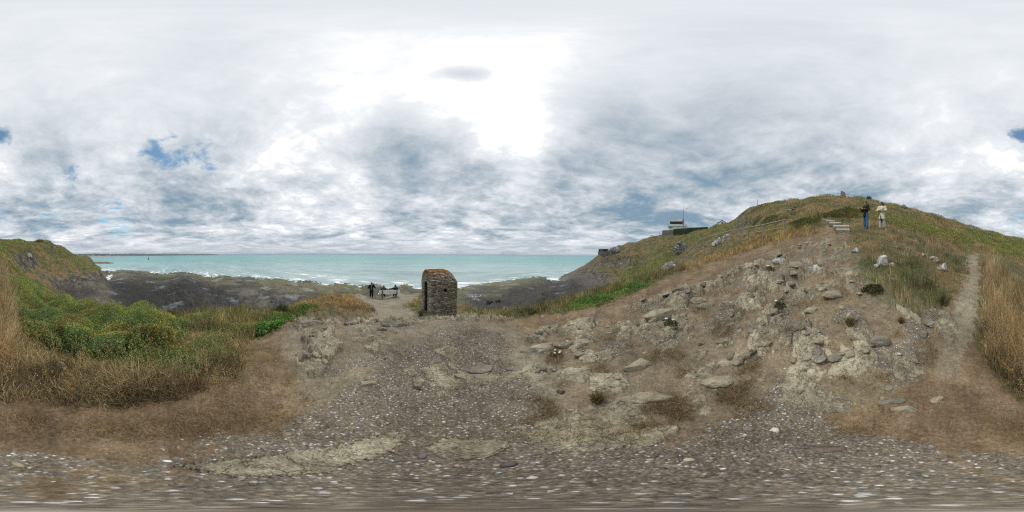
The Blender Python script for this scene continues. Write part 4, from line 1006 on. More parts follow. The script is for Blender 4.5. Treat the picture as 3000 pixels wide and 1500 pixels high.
def gable(fn, door, ztop=HT - .02):
    S = Stones()
    for z0, z1 in courses(HB, ztop):
        zm = (z0 + z1) / 2; hw = arch_y(zm) - .002
        if hw < .05: continue
        dh = 0
        if door and zm < 1.86:
            dh = .24 if zm < 1.62 else .24 * math.sqrt(max(0, 1 - ((zm - 1.62) / .24) ** 2))
        segs = [(-hw, hw)] if dh < .03 else [(-hw, .03 - dh), (.03 + dh, hw)]
        for s0, s1 in segs:
            if s1 - s0 < .04: continue
            for a0, a1 in run(s0, s1, .10, .28): S.add(fn, a0 + .005, a1 - .005, z0 + .004, z1 - .004, -.10, g.uniform(-.010, .020))
    return S
gable(lambda a, z, d: (-d, HW / 2 + a, z), True).build('gable', HM, hut)
gable(lambda a, z, d: (HL + d, HW / 2 - a, z), False, HS).build('gable', HM, hut)
# solid core behind the stone faces
def door_poly(w2, top, k=8): return [(w2, HB)] + [(w2, top)] + [(w2 * math.cos(t), top + w2 * math.sin(t)) for t in np.linspace(0, math.pi, k)[1:-1]] + [(-w2, top), (-w2, HB)]
mb = MB()
outer = [(-HW / 2 + .05, HB)] + [(-(HW / 2 - .05) * math.cos(t), HS + (HT - HS - .06) * math.sin(t)) for t in np.linspace(0, math.pi, 17)] + [(HW / 2 - .05, HB)]
dp = [(a + .03, z) for a, z in door_poly(.25, 1.60)]
mb.prism(outer + dp, (0, 1, 0), (0, 0, 1), (.05, HW / 2, 0), (TH_ - .06, 0, 0))
mb.box((HL - TH_ / 2 - .02, HW / 2, (HB + HS) / 2), (TH_ - .06, HW - .1, HS - HB))
for (x0, x1, z0, z1) in ((.24, wx0, HB, HS), (wx1, HL - .27, HB, HS), (wx0, wx1, HB, wz0), (wx0, wx1, wz1, HS)):
    mb.box(((x0 + x1) / 2, .155, (z0 + z1) / 2), (x1 - x0, .21, z1 - z0))
mb.box((HL / 2, HW - .155, (HB + HS) / 2), (HL - .52, .21, HS - HB))
core = mb.build('inner_wall', HDARK, hut)
# vault: curved courses of slabs
S = Stones(); ang = [0.0]
while ang[-1] < math.pi - .03: ang.append(min(math.pi, ang[-1] + g.uniform(.07, .12)))
def vault(a, t, d):
    u_ = min(1.0, max(0.0, (a - (HL - .85)) / .88)); kf = max(0.0, 1 - u_ ** 2.4) ** .42     # the far end is coved down to the wall head
    return (a, HW / 2 - (HW / 2 + d) * math.cos(t), HS + (HT - HS + d) * math.sin(t) * kf)
for t0, t1 in zip(ang[:-1], ang[1:]):
    for a0, a1 in run(-.01, HL - .8, .14, .36) + run(HL - .8, HL + .025, .09, .17): S.add(vault, a0 + .005, a1 - .005, t0 + .006, t1 - .006, -.12, g.uniform(-.012, .02))
S.build('vaulted_roof', HM, hut)
mb = MB()
rim = [(-(HW / 2 - .09) * math.cos(t), HS + (HT - HS - .09) * math.sin(t)) for t in np.linspace(0, math.pi, 17)]
inn = [(-(HW / 2 - .2) * math.cos(t), HS + (HT - HS - .22) * math.sin(t)) for t in np.linspace(math.pi, 0, 17)]
mb.prism(rim + inn, (0, 1, 0), (0, 0, 1), (TH_, HW / 2, 0), (HL - TH_ - .92, 0, 0))
mb.build('vault_lining', HDARK, hut)

# ------------------------------------------------------------------ materials for built things
M_WHITE = simple('white_paint', (.80, .80, .79), .6, .3, .06, 9)
M_CONC = simple('pale_concrete', (.78, .76, .71), .85, .2, .12, 3, .2)
M_CONCD = simple('weathered_concrete', (.22, .205, .18), .9, .2, .25, 1.2, .3, 6)
M_WOOD = simple('silvered_wood', (.27, .25, .205), .8, .25, .22, 12, .3)
M_WOODD = simple('grey_timber', (.19, .175, .14), .85, .2, .3, 7, .4)
M_SLATE = simple('slate_roof', (.06, .065, .075), .6, .4, .2, 3)
M_GLASS = simple('dark_glass', (.012, .014, .016), .12, .5, .1, 1)
M_BLACKP = simple('black_metal', (.03, .032, .035), .5, .4, .1, 5)
M_GREYM = simple('grey_metal', (.20, .22, .24), .5, .4, .1, 5)
M_RED = simple('red_paint', (.45, .04, .03), .5, .3, .1, 5)
M_BLUE = simple('flag_blue', (.02, .05, .25), .7, .2, .05, 5)
M_HEDGE = simple('hedge', (.018, .030, .010), .9, .1, .5, 2.5, 1.0, 3)
M_TREAD = simple('pale_tread', (.38, .345, .275), .9, .2, .2, 6, .4)

# ------------------------------------------------------------------ bench with its back to us
pL, pR = F(1121, 876, 16.2), F(1161.7, 874, 16.2)
cB = (pL + pR) / 2; az = math.radians((1141 - 1500) * .12)
yaw = -az + R(7)                                       # local y points away, towards the sea
bench = empty('park_bench', (cB[0], cB[1], float(zat(cB[0], cB[1]))), yaw)
tag(bench, 'white slatted bench on grey concrete supports facing the sea', 'bench')
BL = 2.12
mb = MB()
for k in range(4): mb.box((0, .02 + .0 + k * -.035, .50 + k * .108), (BL, .03, .094), bev=.006)
mb.build('backrest', M_WHITE, bench)
mb = MB()
for k in range(4): mb.box((0, .14 + k * .112, .43 - .004 * k), (BL + .12, .095, .03), bev=.006)
mb.build('seat', M_WHITE, bench)
for sx in (-.72, .72):
    mb = MB(); mb.prism([(-.17, .93), (-.08, .93), (.0, .44), (.0, .415), (.52, .40), (.52, .33), (.38, .31), (.34, -.12), (-.02, -.12), (-.06, .40)], (0, 1, 0), (0, 0, 1), (sx - .055, .0 - .005, 0), (.11, 0, 0))
    bmesh.ops.bevel(mb.bm, geom=list(mb.bm.edges), offset=.004, segments=1, affect='EDGES') if False else None
    mb.build('support', M_CONCD, bench)
for k in range(4): MB().ball((0, k * -.035 + .0, .50 + k * .105), (.014, .022, .016), sub=1).build('bolt', M_RED, bench)

# ------------------------------------------------------------------ wooden handrail down the slope
rail = [(2297.5, 645.5, 686, 13.0), (2234.3, 659.5, 692, 14.6), (2191, 667, 690, 16.2), (2126.6, 680, 697, 18.6), (2103.6, 687, 704, 20.4), (2083.5, 692, 709, 22.5), (2063, 699, 712, 24.5), (2044.7, 705, 719, 26.5)]
hr = empty('handrail', F(*[rail[0][0], rail[0][2], rail[0][3]]))
tag(hr, 'weathered wooden handrail with two rails running down the grassy slope', 'handrail')
o0 = Vector(hr.location)
tops, mids = [], []
for x, yt, yb, d in rail:
    t = Vector(F(x, yt, d)); gz = float(zat(t.x, t.y))
    MB().cone((t.x - o0.x, t.y - o0.y, min(gz, t.z - .9) - o0.z - .2), (t.x - o0.x, t.y - o0.y, t.z - o0.z - .02), .055, .05, 9).build('post', M_WOOD, hr)
    tops.append(t - o0); mids.append(t - o0 - Vector((0, 0, min(.62, .6 + 0 * d))))
for nm, pts, rr_ in (('top_rail', tops, .052), ('middle_rail', mids, .04)):
    pts = list(pts)
    if nm == 'top_rail': pts[0] = pts[0] + (pts[0] - pts[1]).normalized() * .18
    mb = MB()
    for a, b_ in zip(pts[:-1], pts[1:]):
        mb.cone(a + Vector((0, 0, .02)), b_ + Vector((0, 0, .02)), rr_, rr_, 9)
    mb.build(nm, M_WOOD, hr)

# ------------------------------------------------------------------ steps up to the hill
st = [(2448, 2491, 673, 680, 9.5), (2439, 2489, 663.3, 670.6, 10.1), (2428, 2466, 654, 658.7, 10.9), (2419, 2447, 648, 651.5, 11.8), (2410, 2426, 643.5, 646, 12.6)]
c0 = F(2470, 680, 9.5)
steps = empty('wooden_steps', (c0[0], c0[1], c0[2]), 0)
tag(steps, 'flight of grey timber steps with pale treads on the slope left of the two people', 'steps')
nxt = [10.1, 10.9, 11.8, 12.6, 13.2]
for (xa, xb, yt, yb, d), dn_ in zip(st, nxt):
    a = Vector(F(xa, yt, d)); b_ = Vector(F(xb, yt, d)); hgt_ = a.z - F(xa, yb, d)[2]
    mid = (a + b_) / 2; L_ = (b_ - a).length; dirv = (b_ - a).normalized(); yawm = math.atan2(dirv.y, dirv.x)
    rm = Matrix.Rotation(yawm, 3, 'Z'); back = Vector((-dirv.y, dirv.x, 0))
    if back.dot(mid) < 0: back = -back
    s = MB().box(mid - Vector(c0) - Vector((0, 0, hgt_ / 2 + .05)), (L_, .10, hgt_ + .1), rm, .008).build('step', M_WOODD, steps)
    tl = Matrix.Rotation(R(17) * (1 if back.dot(rm @ Vector((0, 1, 0))) > 0 else -1), 3, 'X'); dd = dn_ - d + .05
    MB().box(mid - Vector(c0) + back * (.055 + dd / 2 * math.cos(R(17))) + Vector((0, 0, dd / 2 * math.sin(R(17)) - .035)), (L_ * .98, dd, .09), rm @ tl, .008).build('tread', M_TREAD, s)
st2 = [(2303, 2318, 624, 625.5, 29), (2316, 2327, 619.5, 621, 30.5), (2326, 2339, 615.5, 617, 32), (2334, 2341, 610, 611.5, 33.5)]
c0 = F(2310, 625, 29)
steps2 = empty('wooden_steps', (c0[0], c0[1], float(zat(c0[0], c0[1]))), 0); c0[2] = steps2.location.z
tag(steps2, 'short far flight of weathered steps near the top of the hill', 'steps')
for k, (xa, xb, yt, yb, d) in enumerate(st2):
    a = Vector(F(xa, yt, d)); b_ = Vector(F(xb, yt, d)); mid = (a + b_) / 2; mid.z = float(zat(mid.x, mid.y)) + .12
    dirv = (b_ - a); dirv.z = 0; L_ = dirv.length * 1.2; yawm = math.atan2(dirv.y, dirv.x)
    MB().box(mid - Vector(c0), (L_, .5, .30), Matrix.Rotation(yawm, 3, 'Z'), .02).build('step', M_TREAD if k == 0 else M_WOODD, steps2)

# ------------------------------------------------------------------ coast-guard lookout building on the far hill
def frame(xc, yb, d):
    """origin at the foot, yaw so that local x runs to the right in the picture, local y away"""
    p = F(xc, yb, d); return p, -azim(p)
def at_px(xc, d): return math.radians(.12) * d
DB = 124.0
p, yw = frame(1984.8, 676, DB); k = at_px(0, DB)              # metres per full-size pixel
zb = lambda y: F(1984.8, y, DB)[2] - p[2]
bx = lambda x: (x - 1984.8) * k
lo = empty('lookout_building', p, yw)
tag(lo, 'pale concrete coast guard lookout with a dark window band on the far hill', 'building')
def blk(x0, x1, y0, y1, dep, front=0.0):
    mb = MB(); z0, z1 = zb(y1), zb(y0)
    mb.box(((bx(x0) + bx(x1)) / 2, front + dep / 2, (z0 + z1) / 2), (bx(x1) - bx(x0), dep, z1 - z0), bev=.05)
    return mb
blk(1970.3, 2012, 663.5, 690, 9.0).build('lower_wall', M_CONC, lo)
blk(1957.6, 1970.25, 669.5, 690, 1.2, 6.0).build('porch_wall', M_CONCD, lo)
for xx in (1959.5, 1966): blk(xx - .6, xx + .6, 663.6, 682, .3, .6).build('column', M_CONC, lo)
blk(1957, 2012.8, 659, 663.4, 10.5, -.7).build('terrace', M_CONC, lo)
blk(1963.5, 2001.5, 656.4, 658.9, 8, .4).build('upper_wall', M_CONC, lo)
wb_ = blk(1962.5, 1999.6, 649, 656.3, 7.6, .75).build('window', M_GLASS, lo)
for xx in np.linspace(1966, 1998.5, 6): MB().box((bx(xx), .72, (zb(649.1) + zb(656.2)) / 2), (.10, .1, zb(649.1) - zb(656.2))).build('glazing_bar', M_BLACKP, wb_)
blk(1999.7, 2003.6, 643, 658.9, 8, .4).build('stair_wall', M_CONCD, lo)
blk(1961.6, 1999.6, 643.4, 648.9, 9.5, -.4).build('roof', M_CONC, lo)
blk(1985, 2000, 639.5, 643.3, 3.5, 3).build('roof_cabin', M_WHITE, lo)
mb = MB()
for xx in np.linspace(1962, 1999, 10): mb.cone((bx(xx), -.3, zb(643.4)), (bx(xx), -.3, zb(640.6)), .03, .03, 6)
for yy in (640.7, 642): mb.cone((bx(1962), -.3, zb(yy)), (bx(1999), -.3, zb(yy)), .025, .025, 6)
mb.build('roof_railing', M_GREYM, lo)
mb = MB()
for xx in np.linspace(1957.4, 2012.3, 12): mb.cone((bx(xx), -.6, zb(659)), (bx(xx), -.6, zb(656.4)), .03, .03, 6)
mb.cone((bx(1957.4), -.6, zb(656.5)), (bx(2012.3), -.6, zb(656.5)), .025, .025, 6)
mb.build('terrace_railing', M_GREYM, lo)
for xx, y0, y1, rr_ in ((1961.8, 637, 644, .09), (2000.3, 638.5, 643.3, .2), (2005.6, 643, 659, .06), (2011.3, 655.5, 659.3, .28), (2014, 661, 668, .12), (1978, 640.3, 643.3, .25)):
    MB().cone((bx(xx), 2.0, zb(y1)), (bx(xx), 2.0, zb(y0)), rr_, rr_ * .5, 8).build('antenna', M_BLACKP, lo)
# signal mast with flag
p, yw = frame(2002, 660, DB - 2); zq = lambda y: F(2002, y, DB - 2)[2] - p[2]
ms = empty('signal_mast', p, yw)
tag(ms, 'tall thin white signal mast with a small tricolour flag beside the lookout', 'mast')
MB().cone((0, 0, -4), (0, 0, zq(612)), .17, .13, 8).build('lower_pole', M_GREYM, ms)
MB().cone((0, 0, zq(612)), (0, 0, zq(592)), .10, .05, 8).build('upper_pole', M_WHITE, ms)
MB().cone((-.2, 0, zq(609)), (8 * k, 0, zq(607.5)), .045, .035, 6).build('yard', M_WHITE, ms)
fl = empty('flag', (7.5 * k, 0, zq(610))); fl.parent = ms
for q, mt in enumerate((M_BLUE, M_WHITE, M_RED)):
    mb = MB(); mb.box((.12 + .33 * q, .04 * math.sin(q * 1.7), 0), (.32, .02, .62)); mb.build('stripe', mt, fl)
# retaining wall and hedge in front of it
p, yw = frame(1957, 687, 116); kk_ = at_px(0, 116); zz = lambda y: F(1957, y, 116)[2] - p[2]
rw = MB(); w0, w1 = (1940 - 1957) * kk_, (1973.5 - 1957) * kk_
rw.prism([(w0, -6), (w0, zz(676.5)), (w0 + .9, zz(674.6)), (w1, zz(674.6)), (w1, -6)], (1, 0, 0), (0, 0, 1), (0, 0, 0), (0, 1.2, 0))
o = rw.build('retaining_wall', M_CONCD); o.location = p; o.rotation_euler = (0, 0, yw)
tag(o, 'grey concrete retaining wall with a cut corner under the lookout', 'wall')
pa_, pb_ = F(1972, 671, 113), F(2074, 664.5, 96)
a_, b_ = Vector(pa_), Vector(pb_); nseg = 26
hv, hq = [], []
hg = np.random.default_rng(77)
for s in range(nseg + 1):
    q = a_.lerp(b_, s / nseg); dn = Vector((q.x, q.y, 0)).normalized()
    low = min(float(zat(q.x, q.y)), q.z - 1.2) - .8
    for (off, zz_) in ((0, low), (0, q.z - .15), (.18, q.z), (1.3, q.z), (1.5, q.z - .15), (1.5, low)):
        w_ = q + dn * off; hv.append((w_.x + hg.normal(0, .05), w_.y + hg.normal(0, .05), zz_ + hg.normal(0, .05)))
for s in range(nseg):
    for c_ in range(5): hq.append((s * 6 + c_, s * 6 + c_ + 1, s * 6 + 6 + c_ + 1, s * 6 + 6 + c_))
me = quads('hedge', np.array(hv), np.array(hq)); bm = bmesh.new(); bm.from_mesh(me)
bmesh.ops.contextual_create(bm, geom=[v for v in list(bm.verts)[:6]]) if False else None
bm.verts.ensure_lookup_table()
bm.faces.new([bm.verts[q] for q in range(6)]); bm.faces.new([bm.verts[nseg * 6 + q] for q in range(5, -1, -1)])
bmesh.ops.recalc_face_normals(bm, faces=bm.faces); bm.to_mesh(me); bm.free()
tag(link(me, 'hedge', M_HEDGE), 'dark clipped hedge along the hilltop right of the retaining wall', 'hedge')
# white gabled house behind the ridge
p, yw = frame(2115.8, 668, 112); k = at_px(0, 112); zz = lambda y: F(2115.8, y, 112)[2] - p[2]
ho = empty('white_house', p, yw); tag(ho, 'white house gable with a slate roof showing over the ridge', 'house')
ap = zz(644.8); hw_ = 24.5 * k; sl_ = 16.3 * k
MB().prism([(-hw_ + .3, ap - 17 * k), (-hw_ + .3, -8), (hw_ - .3, -8), (hw_ - .3, ap - 17 * k), (0, ap - .25)], (1, 0, 0), (0, 0, 1), (0, 0, 0), (0, 9, 0)).build('wall', M_WHITE, ho)
mb = MB()
for s in (-1, 1): mb.prism([(0, ap + .12), (s * (hw_ + .3), ap - 17.6 * k), (s * (hw_ + .3), ap - 17.6 * k - .3), (0, ap - .2)], (1, 0, 0), (0, 0, 1), (0, -.25, 0), (0, 9.5, 0))
rf = mb.build('roof', M_SLATE, ho)
MB().box((-12.3 * k, 5.5, ap - 6.5 * k), (1.1, .8, 2.4)).build('chimney', M_CONCD, rf)
MB().cone((0, 1, ap), (0, 1, ap + 4.6 * k), .04, .03, 6).build('aerial', M_GREYM, rf)
wn = MB().box((0, -.03, zz(653.2)), (.95, .1, 1.0)).build('window', M_GLASS, ho)
mb = MB()
for dx in (-.5, .5): mb.box((dx, -.05, zz(653.2)), (.09, .14, 1.15))
for dzv in (-.54, .54): mb.box((0, -.052, zz(653.2) + dzv), (.9, .14, .08))
mb.build('frame', M_GREYM, wn)
# mast tower and red marker on the skyline
p, yw = frame(2219.8, 611, 88); zz = lambda y: F(2219.8, y, 88)[2] - p[2]
mt_ = empty('radio_mast', p, yw); tag(mt_, 'slim dark radio mast with a round platform on the skyline left of the summit', 'mast')
MB().cone((0, 0, -4), (0, 0, zz(596)), .20, .16, 8).build('pole', M_GREYM, mt_)
MB().cone((0, 0, zz(596)), (0, 0, zz(585)), .13, .09, 8).build('upper_pole', M_BLACKP, mt_)
MB().cone((0, 0, zz(605.6)), (0, 0, zz(604.4)), .42, .46, 12).build('platform', M_BLACKP, mt_)
p, yw = frame(2197.6, 614, 80); zz = lambda y: F(2197.6, y, 80)[2] - p[2]
rm_ = empty('red_marker', p, yw); tag(rm_, 'small red marker post on the skyline left of the radio mast', 'marker')
MB().cone((0, 0, -1), (0, 0, zz(607)), .06, .05, 7).build('post', M_RED, rm_)
MB().ball((0, 0, zz(606)), (.17, .17, .2)).build('top_mark', M_RED, rm_)
# memorial stone, railing and poles on the summit
p, yw = frame(2469.7, 576, 37.2); k = at_px(0, 37.2); zz = lambda y: F(2469.7, y, 37.2)[2] - p[2]
mo = MB().prism([(-7.1 * k, -1), (-7.0 * k, zz(560.5)), (-5.8 * k, zz(558.4)), (-4.6 * k, zz(559.2)), (-2.0 * k, zz(560.8)), (1.5 * k, zz(561.2)), (5.2 * k, zz(563)), (6.9 * k, zz(565.6)), (7.2 * k, zz(572)), (7.2 * k, -1)], (1, 0, 0), (0, 0, 1), (0, 0, 0), (0, .5, 0))
o = mo.build('memorial_stone', RM_GREY); o.location = p; o.rotation_euler = (0, 0, yw)
tag(o, 'grey upright memorial stone with a pointed corner on the summit', 'stone')
p, yw = frame(2454.6, 573, 36.4)
ra = empty('summit_railing', p, 0); tag(ra, 'thin dark metal railing in front of the memorial stone on the summit', 'railing')
pts = [(2454.6, 565, 573.5, 36.4), (2478, 568.7, 574, 36.0), (2503, 573.0, 577.5, 35.6), (2523.5, 577.0, 582, 35.2), (2540, 580.3, 586, 34.9)]
prev = None
for x_, yt, yb, d in pts:
    t = Vector(F(x_, yt, d)) - Vector(p); b0 = Vector(F(x_, yb, d)) - Vector(p)
    MB().cone((t.x, t.y, b0.z - 1.2), t, .032, .032, 7).build('post', M_BLACKP, ra)
    if prev is not None: MB().cone(prev, t, .035, .035, 7).build('rail', M_BLACKP, ra)
    prev = t
for x_, yt, yb, lab in ((2436.8, 551.5, 573, 'thin white pole on the summit left of the memorial stone'), (2493.5, 543.5, 571, 'taller thin white pole on the summit right of the memorial stone')):
    p = F(x_, yb, 39); t = F(x_, yt, 39)
    po = empty('flagpole', p); tag(po, lab, 'pole')
    MB().cone((0, 0, -1.2), (0, 0, t[2] - p[2]), .045, .03, 8).build('pole', M_WHITE, po)
    MB().ball((0, 0, t[2] - p[2] + .03), .045).build('finial', M_WHITE, po)
# lattice aerial behind the right shoulder
p, yw = frame(2647, 606, 60); zz = lambda y: F(2647, y, 60)[2] - p[2]
ae = empty('aerial_mast', p, yw); tag(ae, 'thin aerial with crossbars just above the right shoulder of the hill', 'mast')
MB().cone((0, 0, -2), (0, 0, zz(590.5)), .04, .03, 6).build('pole', M_GREYM, ae)
for q in (592, 594): MB().cone((-.22, 0, zz(q)), (.22, 0, zz(q)), .025, .025, 6).build('crossbar', M_GREYM, ae)

# ------------------------------------------------------------------ lookout bunker on the point
p, yw = frame(1772, 752, 112); k = at_px(0, 112); zz = lambda y: F(1772, y, 112)[2] - p[2]; X0 = lambda x: (x - 1772) * k
bk = empty('bunker', p, yw); tag(bk, 'square concrete lookout bunker with a flat roof on the rocky point above the sea', 'bunker')
MB().prism([(X0(1751), -4), (X0(1752), zz(735.8)), (X0(1790), zz(735.8)), (X0(1790), -4)], (1, 0, 0), (0, 0, 1), (0, 0, 0), (0, 7, 0)).build('wall', M_CONCD, bk)
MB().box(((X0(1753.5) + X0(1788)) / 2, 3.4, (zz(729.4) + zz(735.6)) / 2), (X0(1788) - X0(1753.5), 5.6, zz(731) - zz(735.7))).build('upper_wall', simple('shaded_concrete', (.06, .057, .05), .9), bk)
wn = MB().box(((X0(1757) + X0(1766)) / 2, .58, (zz(730.6) + zz(733.8)) / 2), (X0(1766) - X0(1757), .08, zz(730.6) - zz(733.8))).build('window', simple('pale_glass', (.45, .52, .55), .2, .5), bk)
for xx in (1757.1, 1760, 1763, 1765.9): MB().box((X0(xx), .535, (zz(730.6) + zz(733.8)) / 2), (.12, .06, zz(730.6) - zz(733.8))).build('glazing_bar', M_BLACKP, wn)
MB().box(((X0(1753) + X0(1790)) / 2, 3.0, zz(730)), (X0(1790) - X0(1753), 8, .35), bev=.05).build('roof', M_CONCD, bk)
# fence posts left of the retaining wall
for q, (x_, yt, yb) in enumerate(((1933, 682.5, 689), (1923.5, 686.5, 690), (1919, 687.5, 690.5), (1914, 688.5, 691.5))):
    p = F(x_, yb, 117); t = F(x_, yt, 117)
    fp = empty('fence_post', p); tag(fp, 'tall dark post at the foot of the retaining wall' if q == 0 else 'short dark fence post in the row left of the retaining wall', 'post', None if q == 0 else 'fence posts left of the retaining wall')
    MB().cone((0, 0, -1), (0, 0, t[2] - p[2]), .22 if q == 0 else .10, .16 if q == 0 else .09, 7).build('shaft', M_WOODD, fp)
    MB().cone((0, 0, t[2] - p[2] + .006), (0, 0, t[2] - p[2] + .16), .16 if q == 0 else .09, .02, 7).build('tip', M_WOODD, fp)
p, yw = frame(1909, 693, 117)
bs_ = MB().box((0, 0, .3), (1.9, .8, 1.6), bev=.05).build('utility_box', M_CONC); bs_.location = p; bs_.rotation_euler = (0, 0, yw)
tag(bs_, 'small pale box at the left end of the fence posts on the ridge', 'box')

# ------------------------------------------------------------------ far side of the bay
def strip(name, pts, mat, depth_, kind='structure'):
    """low land seen as a band: (x, top y, foot distance) along the shore"""
    v, q = [], []
    for x_, yt, d in pts:
        a_ = udir(x_ * .85867, 644); h_ = math.hypot(a_[0], a_[1]); ux, uy = a_[0] / h_, a_[1] / h_
        zt = F(x_, yt, d * (1 + depth_))[2]
        v += [(ux * d, uy * d, SEA - .3), (ux * d * (1 + depth_ * .5), uy * d * (1 + depth_ * .5), SEA + (zt - SEA) * .55), (ux * d * (1 + depth_), uy * d * (1 + depth_), zt), (ux * d * (1 + depth_ * 2.5), uy * d * (1 + depth_ * 2.5), SEA - 1)]
    for s in range(len(pts) - 1):
        for c_ in range(3): q.append((s * 4 + c_, s * 4 + 4 + c_, s * 4 + 5 + c_, s * 4 + 1 + c_))
    me = quads(name, np.array(v), np.array(q), True); bm = bmesh.new(); bm.from_mesh(me); bmesh.ops.recalc_face_normals(bm, faces=bm.faces); bm.to_mesh(me); bm.free()
    o = link(me, name, mat); return tag(o, kind=kind)
gq = np.random.default_rng(9)
M_FARSAND = simple('far_sand', (.30, .28, .24), .95, .1, .15, .01); M_FARLAND = simple('far_land', (.045, .055, .032), .95, .05, .35, .012); M_SPIT = simple('spit', (.15, .13, .085), .95, .1, .3, .12)
xs = np.linspace(170, 640, 70)
strip('beach', [(x_, 749.9 - max(0, (x_ - 200) / 400) * 1.0, 1250 + max(0, x_ - 200) * 9.0) for x_ in xs], M_FARSAND, .25)
strip('hills', [(x_, 743.2 + .35 * math.sin(x_ * .06) + .25 * math.sin(x_ * .19 + 1) + gq.normal(0, .16) + max(0, (x_ - 560) / 80) * 1.6 + max(0, (230 - x_) / 60) * 1.0, 1900 + max(0, x_ - 200) * 9.5) for x_ in xs], M_FARLAND, .35)
strip('headland', [(x_, 767.2 + abs(x_ - 285) * .012 + max(0, x_ - 318) * .18, 285 - (x_ - 285) * .1) for x_ in np.linspace(245, 338, 18)], M_SPIT, .10)
hp = [MB(), MB()]
for q, mb in enumerate(hp):
    mb.box((0, 0, 2.5), (9, 8, 7)); mb.prism([(-5, 6), (5, 6), (0, 9.5)], (1, 0, 0), (0, 0, 1), (0, -4.2, 0), (0, 8.4, 0))
M_FW = simple('far_white_wall', (.50, .49, .47), .9, .1, .1, .1); M_FB = simple('far_buff_wall', (.28, .26, .24), .9, .1, .1, .1)
hm_ = [hp[0].mesh('house'), hp[1].mesh('house')]; hm_[0].materials.append(M_FW); hm_[1].materials.append(M_FB)
for q in range(64):
    x_ = 205 + 195 * gq.random() ** 1.5; d = (1650 + 9.2 * max(0, x_ - 200)) * (1 + .25 * gq.random())
    p = F(x_, 747.2 + 1.6 * gq.random() - max(0, x_ - 300) * .006, d)
    o = bpy.data.objects.new('house', hm_[q % 2]); COL.objects.link(o); o.location = (p[0], p[1], max(SEA + 2, p[2] - 4)); o.rotation_euler = (0, 0, gq.random() * 3); o.scale = (.8 + .8 * gq.random(),) * 3
    tag(o, 'tiny pale house in the distant town along the far shore of the bay', 'house', 'houses of the distant town across the bay')
# beacon tower standing in the bay
p = F(435, 758.6, 545); p[2] = SEA; k = at_px(0, 545)
be = empty('sea_beacon', p, -azim(p)); tag(be, 'dark red beacon tower on a flat reef out in the bay', 'beacon')
MB().cone((0, 0, .5), (0, 0, 5.4), 1.45, 1.15, 12).build('tower', simple('beacon_red', (.10, .035, .03), .8), be)
MB().cone((0, 0, 5.4), (0, 0, 6.0), 1.5, 1.5, 12).build('gallery', M_BLACKP, be)
MB().cone((0, 0, 6.0), (0, 0, 8.3), .8, .55, 10).build('top_mark', M_RED, be)
me = rock_mesh('reef', (20 * k * .45, 14, 2.2), 41, 5, .25, 3); o = link(me, 'reef', RM_DARK, be); o.location = (0, 0, .0)
# sea wall at the end of the left headland
p, yw = frame(258, 768, 168); k = at_px(0, 168); zz = lambda y: F(258, y, 168)[2] - p[2]; X0 = lambda x: (x - 258) * k
o = MB().prism([(X0(232), -9), (X0(232), zz(756.2)), (X0(268), zz(758)), (X0(271.5), zz(766)), (X0(272), -9)], (1, 0, 0), (0, 0, 1), (0, 0, 0), (0, 4, 0)).build('sea_wall', M_CONCD)
o.location = p; o.rotation_euler = (0, 0, yw); tag(o, 'grey stone sea wall at the end of the left headland', 'wall')

# ------------------------------------------------------------------ single plants
def bush(name, x_, y_, wpx, hr_, kind, label, cat='bush', d=None, nl=500, lift=0.0):
    if d is None: p, r_ = GF(x_, y_)
    else: p = F(x_, y_, d); r_ = d; p[2] = min(p[2], float(zat(p[0], p[1])) + .3)
    W = px_size(wpx, math.hypot(r_, p[2] - CAMZ)); H = W * hr_
    g = np.random.default_rng(int(x_ * 3 + y_))
    e = empty(name, p, g.random() * 6); tag(e, label, cat)
    col = {'green': [(.07, .12, .025), (.10, .155, .035), (.05, .085, .02)], 'dark': [(.04, .058, .018), (.06, .075, .025), (.10, .08, .03)], 'ivy': [(.035, .085, .018), (.05, .11, .025), (.025, .06, .015)], 'spiky': [(.05, .075, .025), (.075, .095, .03), (.11, .11, .045)], 'grassy': [(.12, .14, .04), (.20, .16, .06), (.28, .20, .09)]}[kind]
    if kind in ('spiky', 'grassy'):
        N = nl // 2; a = g.random(N) * 6.283; rr_ = W * .16 * np.sqrt(g.random(N))
        bo = blades('foliage', np.cos(a) * rr_, np.sin(a) * rr_, np.zeros(N), H * (.6 + .5 * g.random(N)), np.full(N, max(.006, W * .035)), np.array(col)[g.integers(0, 3, N)] * (.7 + .6 * g.random((N, 1))), np.clip(g.normal(.5, .22, N), .05, .95), g, M_LEAF)
    else:
        N = nl; n_ = g.normal(0, 1, (N, 3)); n_[:, 2] = np.abs(n_[:, 2]); n_ /= np.linalg.norm(n_, axis=1, keepdims=True)
        lump = 1 + .25 * np.sin(n_[:, 0] * 5 + 1) * np.cos(n_[:, 1] * 6)
        c0 = n_ * (np.array([W / 2, W / 2, H]) * (.55 + .45 * g.random((N, 1)) ** .5)) * lump[:, None]
        nn = n_ + g.normal(0, .5, (N, 3)); nn /= np.linalg.norm(nn, axis=1, keepdims=True)
        t1 = np.cross(nn, g.normal(0, 1, (N, 3))); t1 /= np.linalg.norm(t1, axis=1, keepdims=True)
        bo = leaves('foliage', c0, np.full(N, W * .055) * (.6 + .8 * g.random(N)), t1, np.cross(nn, t1), nn, np.array(col)[g.integers(0, 3, N)] * (.6 + .7 * g.random((N, 1))), M_LEAF)
    bo.parent = e
    mb = MB()
    for q in range(5):
        a = q * 1.257 + g.random(); mb.cone((0, 0, -.05 * H - .02), (math.cos(a) * W * .2, math.sin(a) * W * .2, H * .6), W * .018, W * .008, 5)
    mb.build('stems', M_WOODD, e)
    return e, W, H
bush('bush', 1548, 921, 42, .52, 'green', 'round green bush alone at the cliff edge right of the stone hut', nl=700)
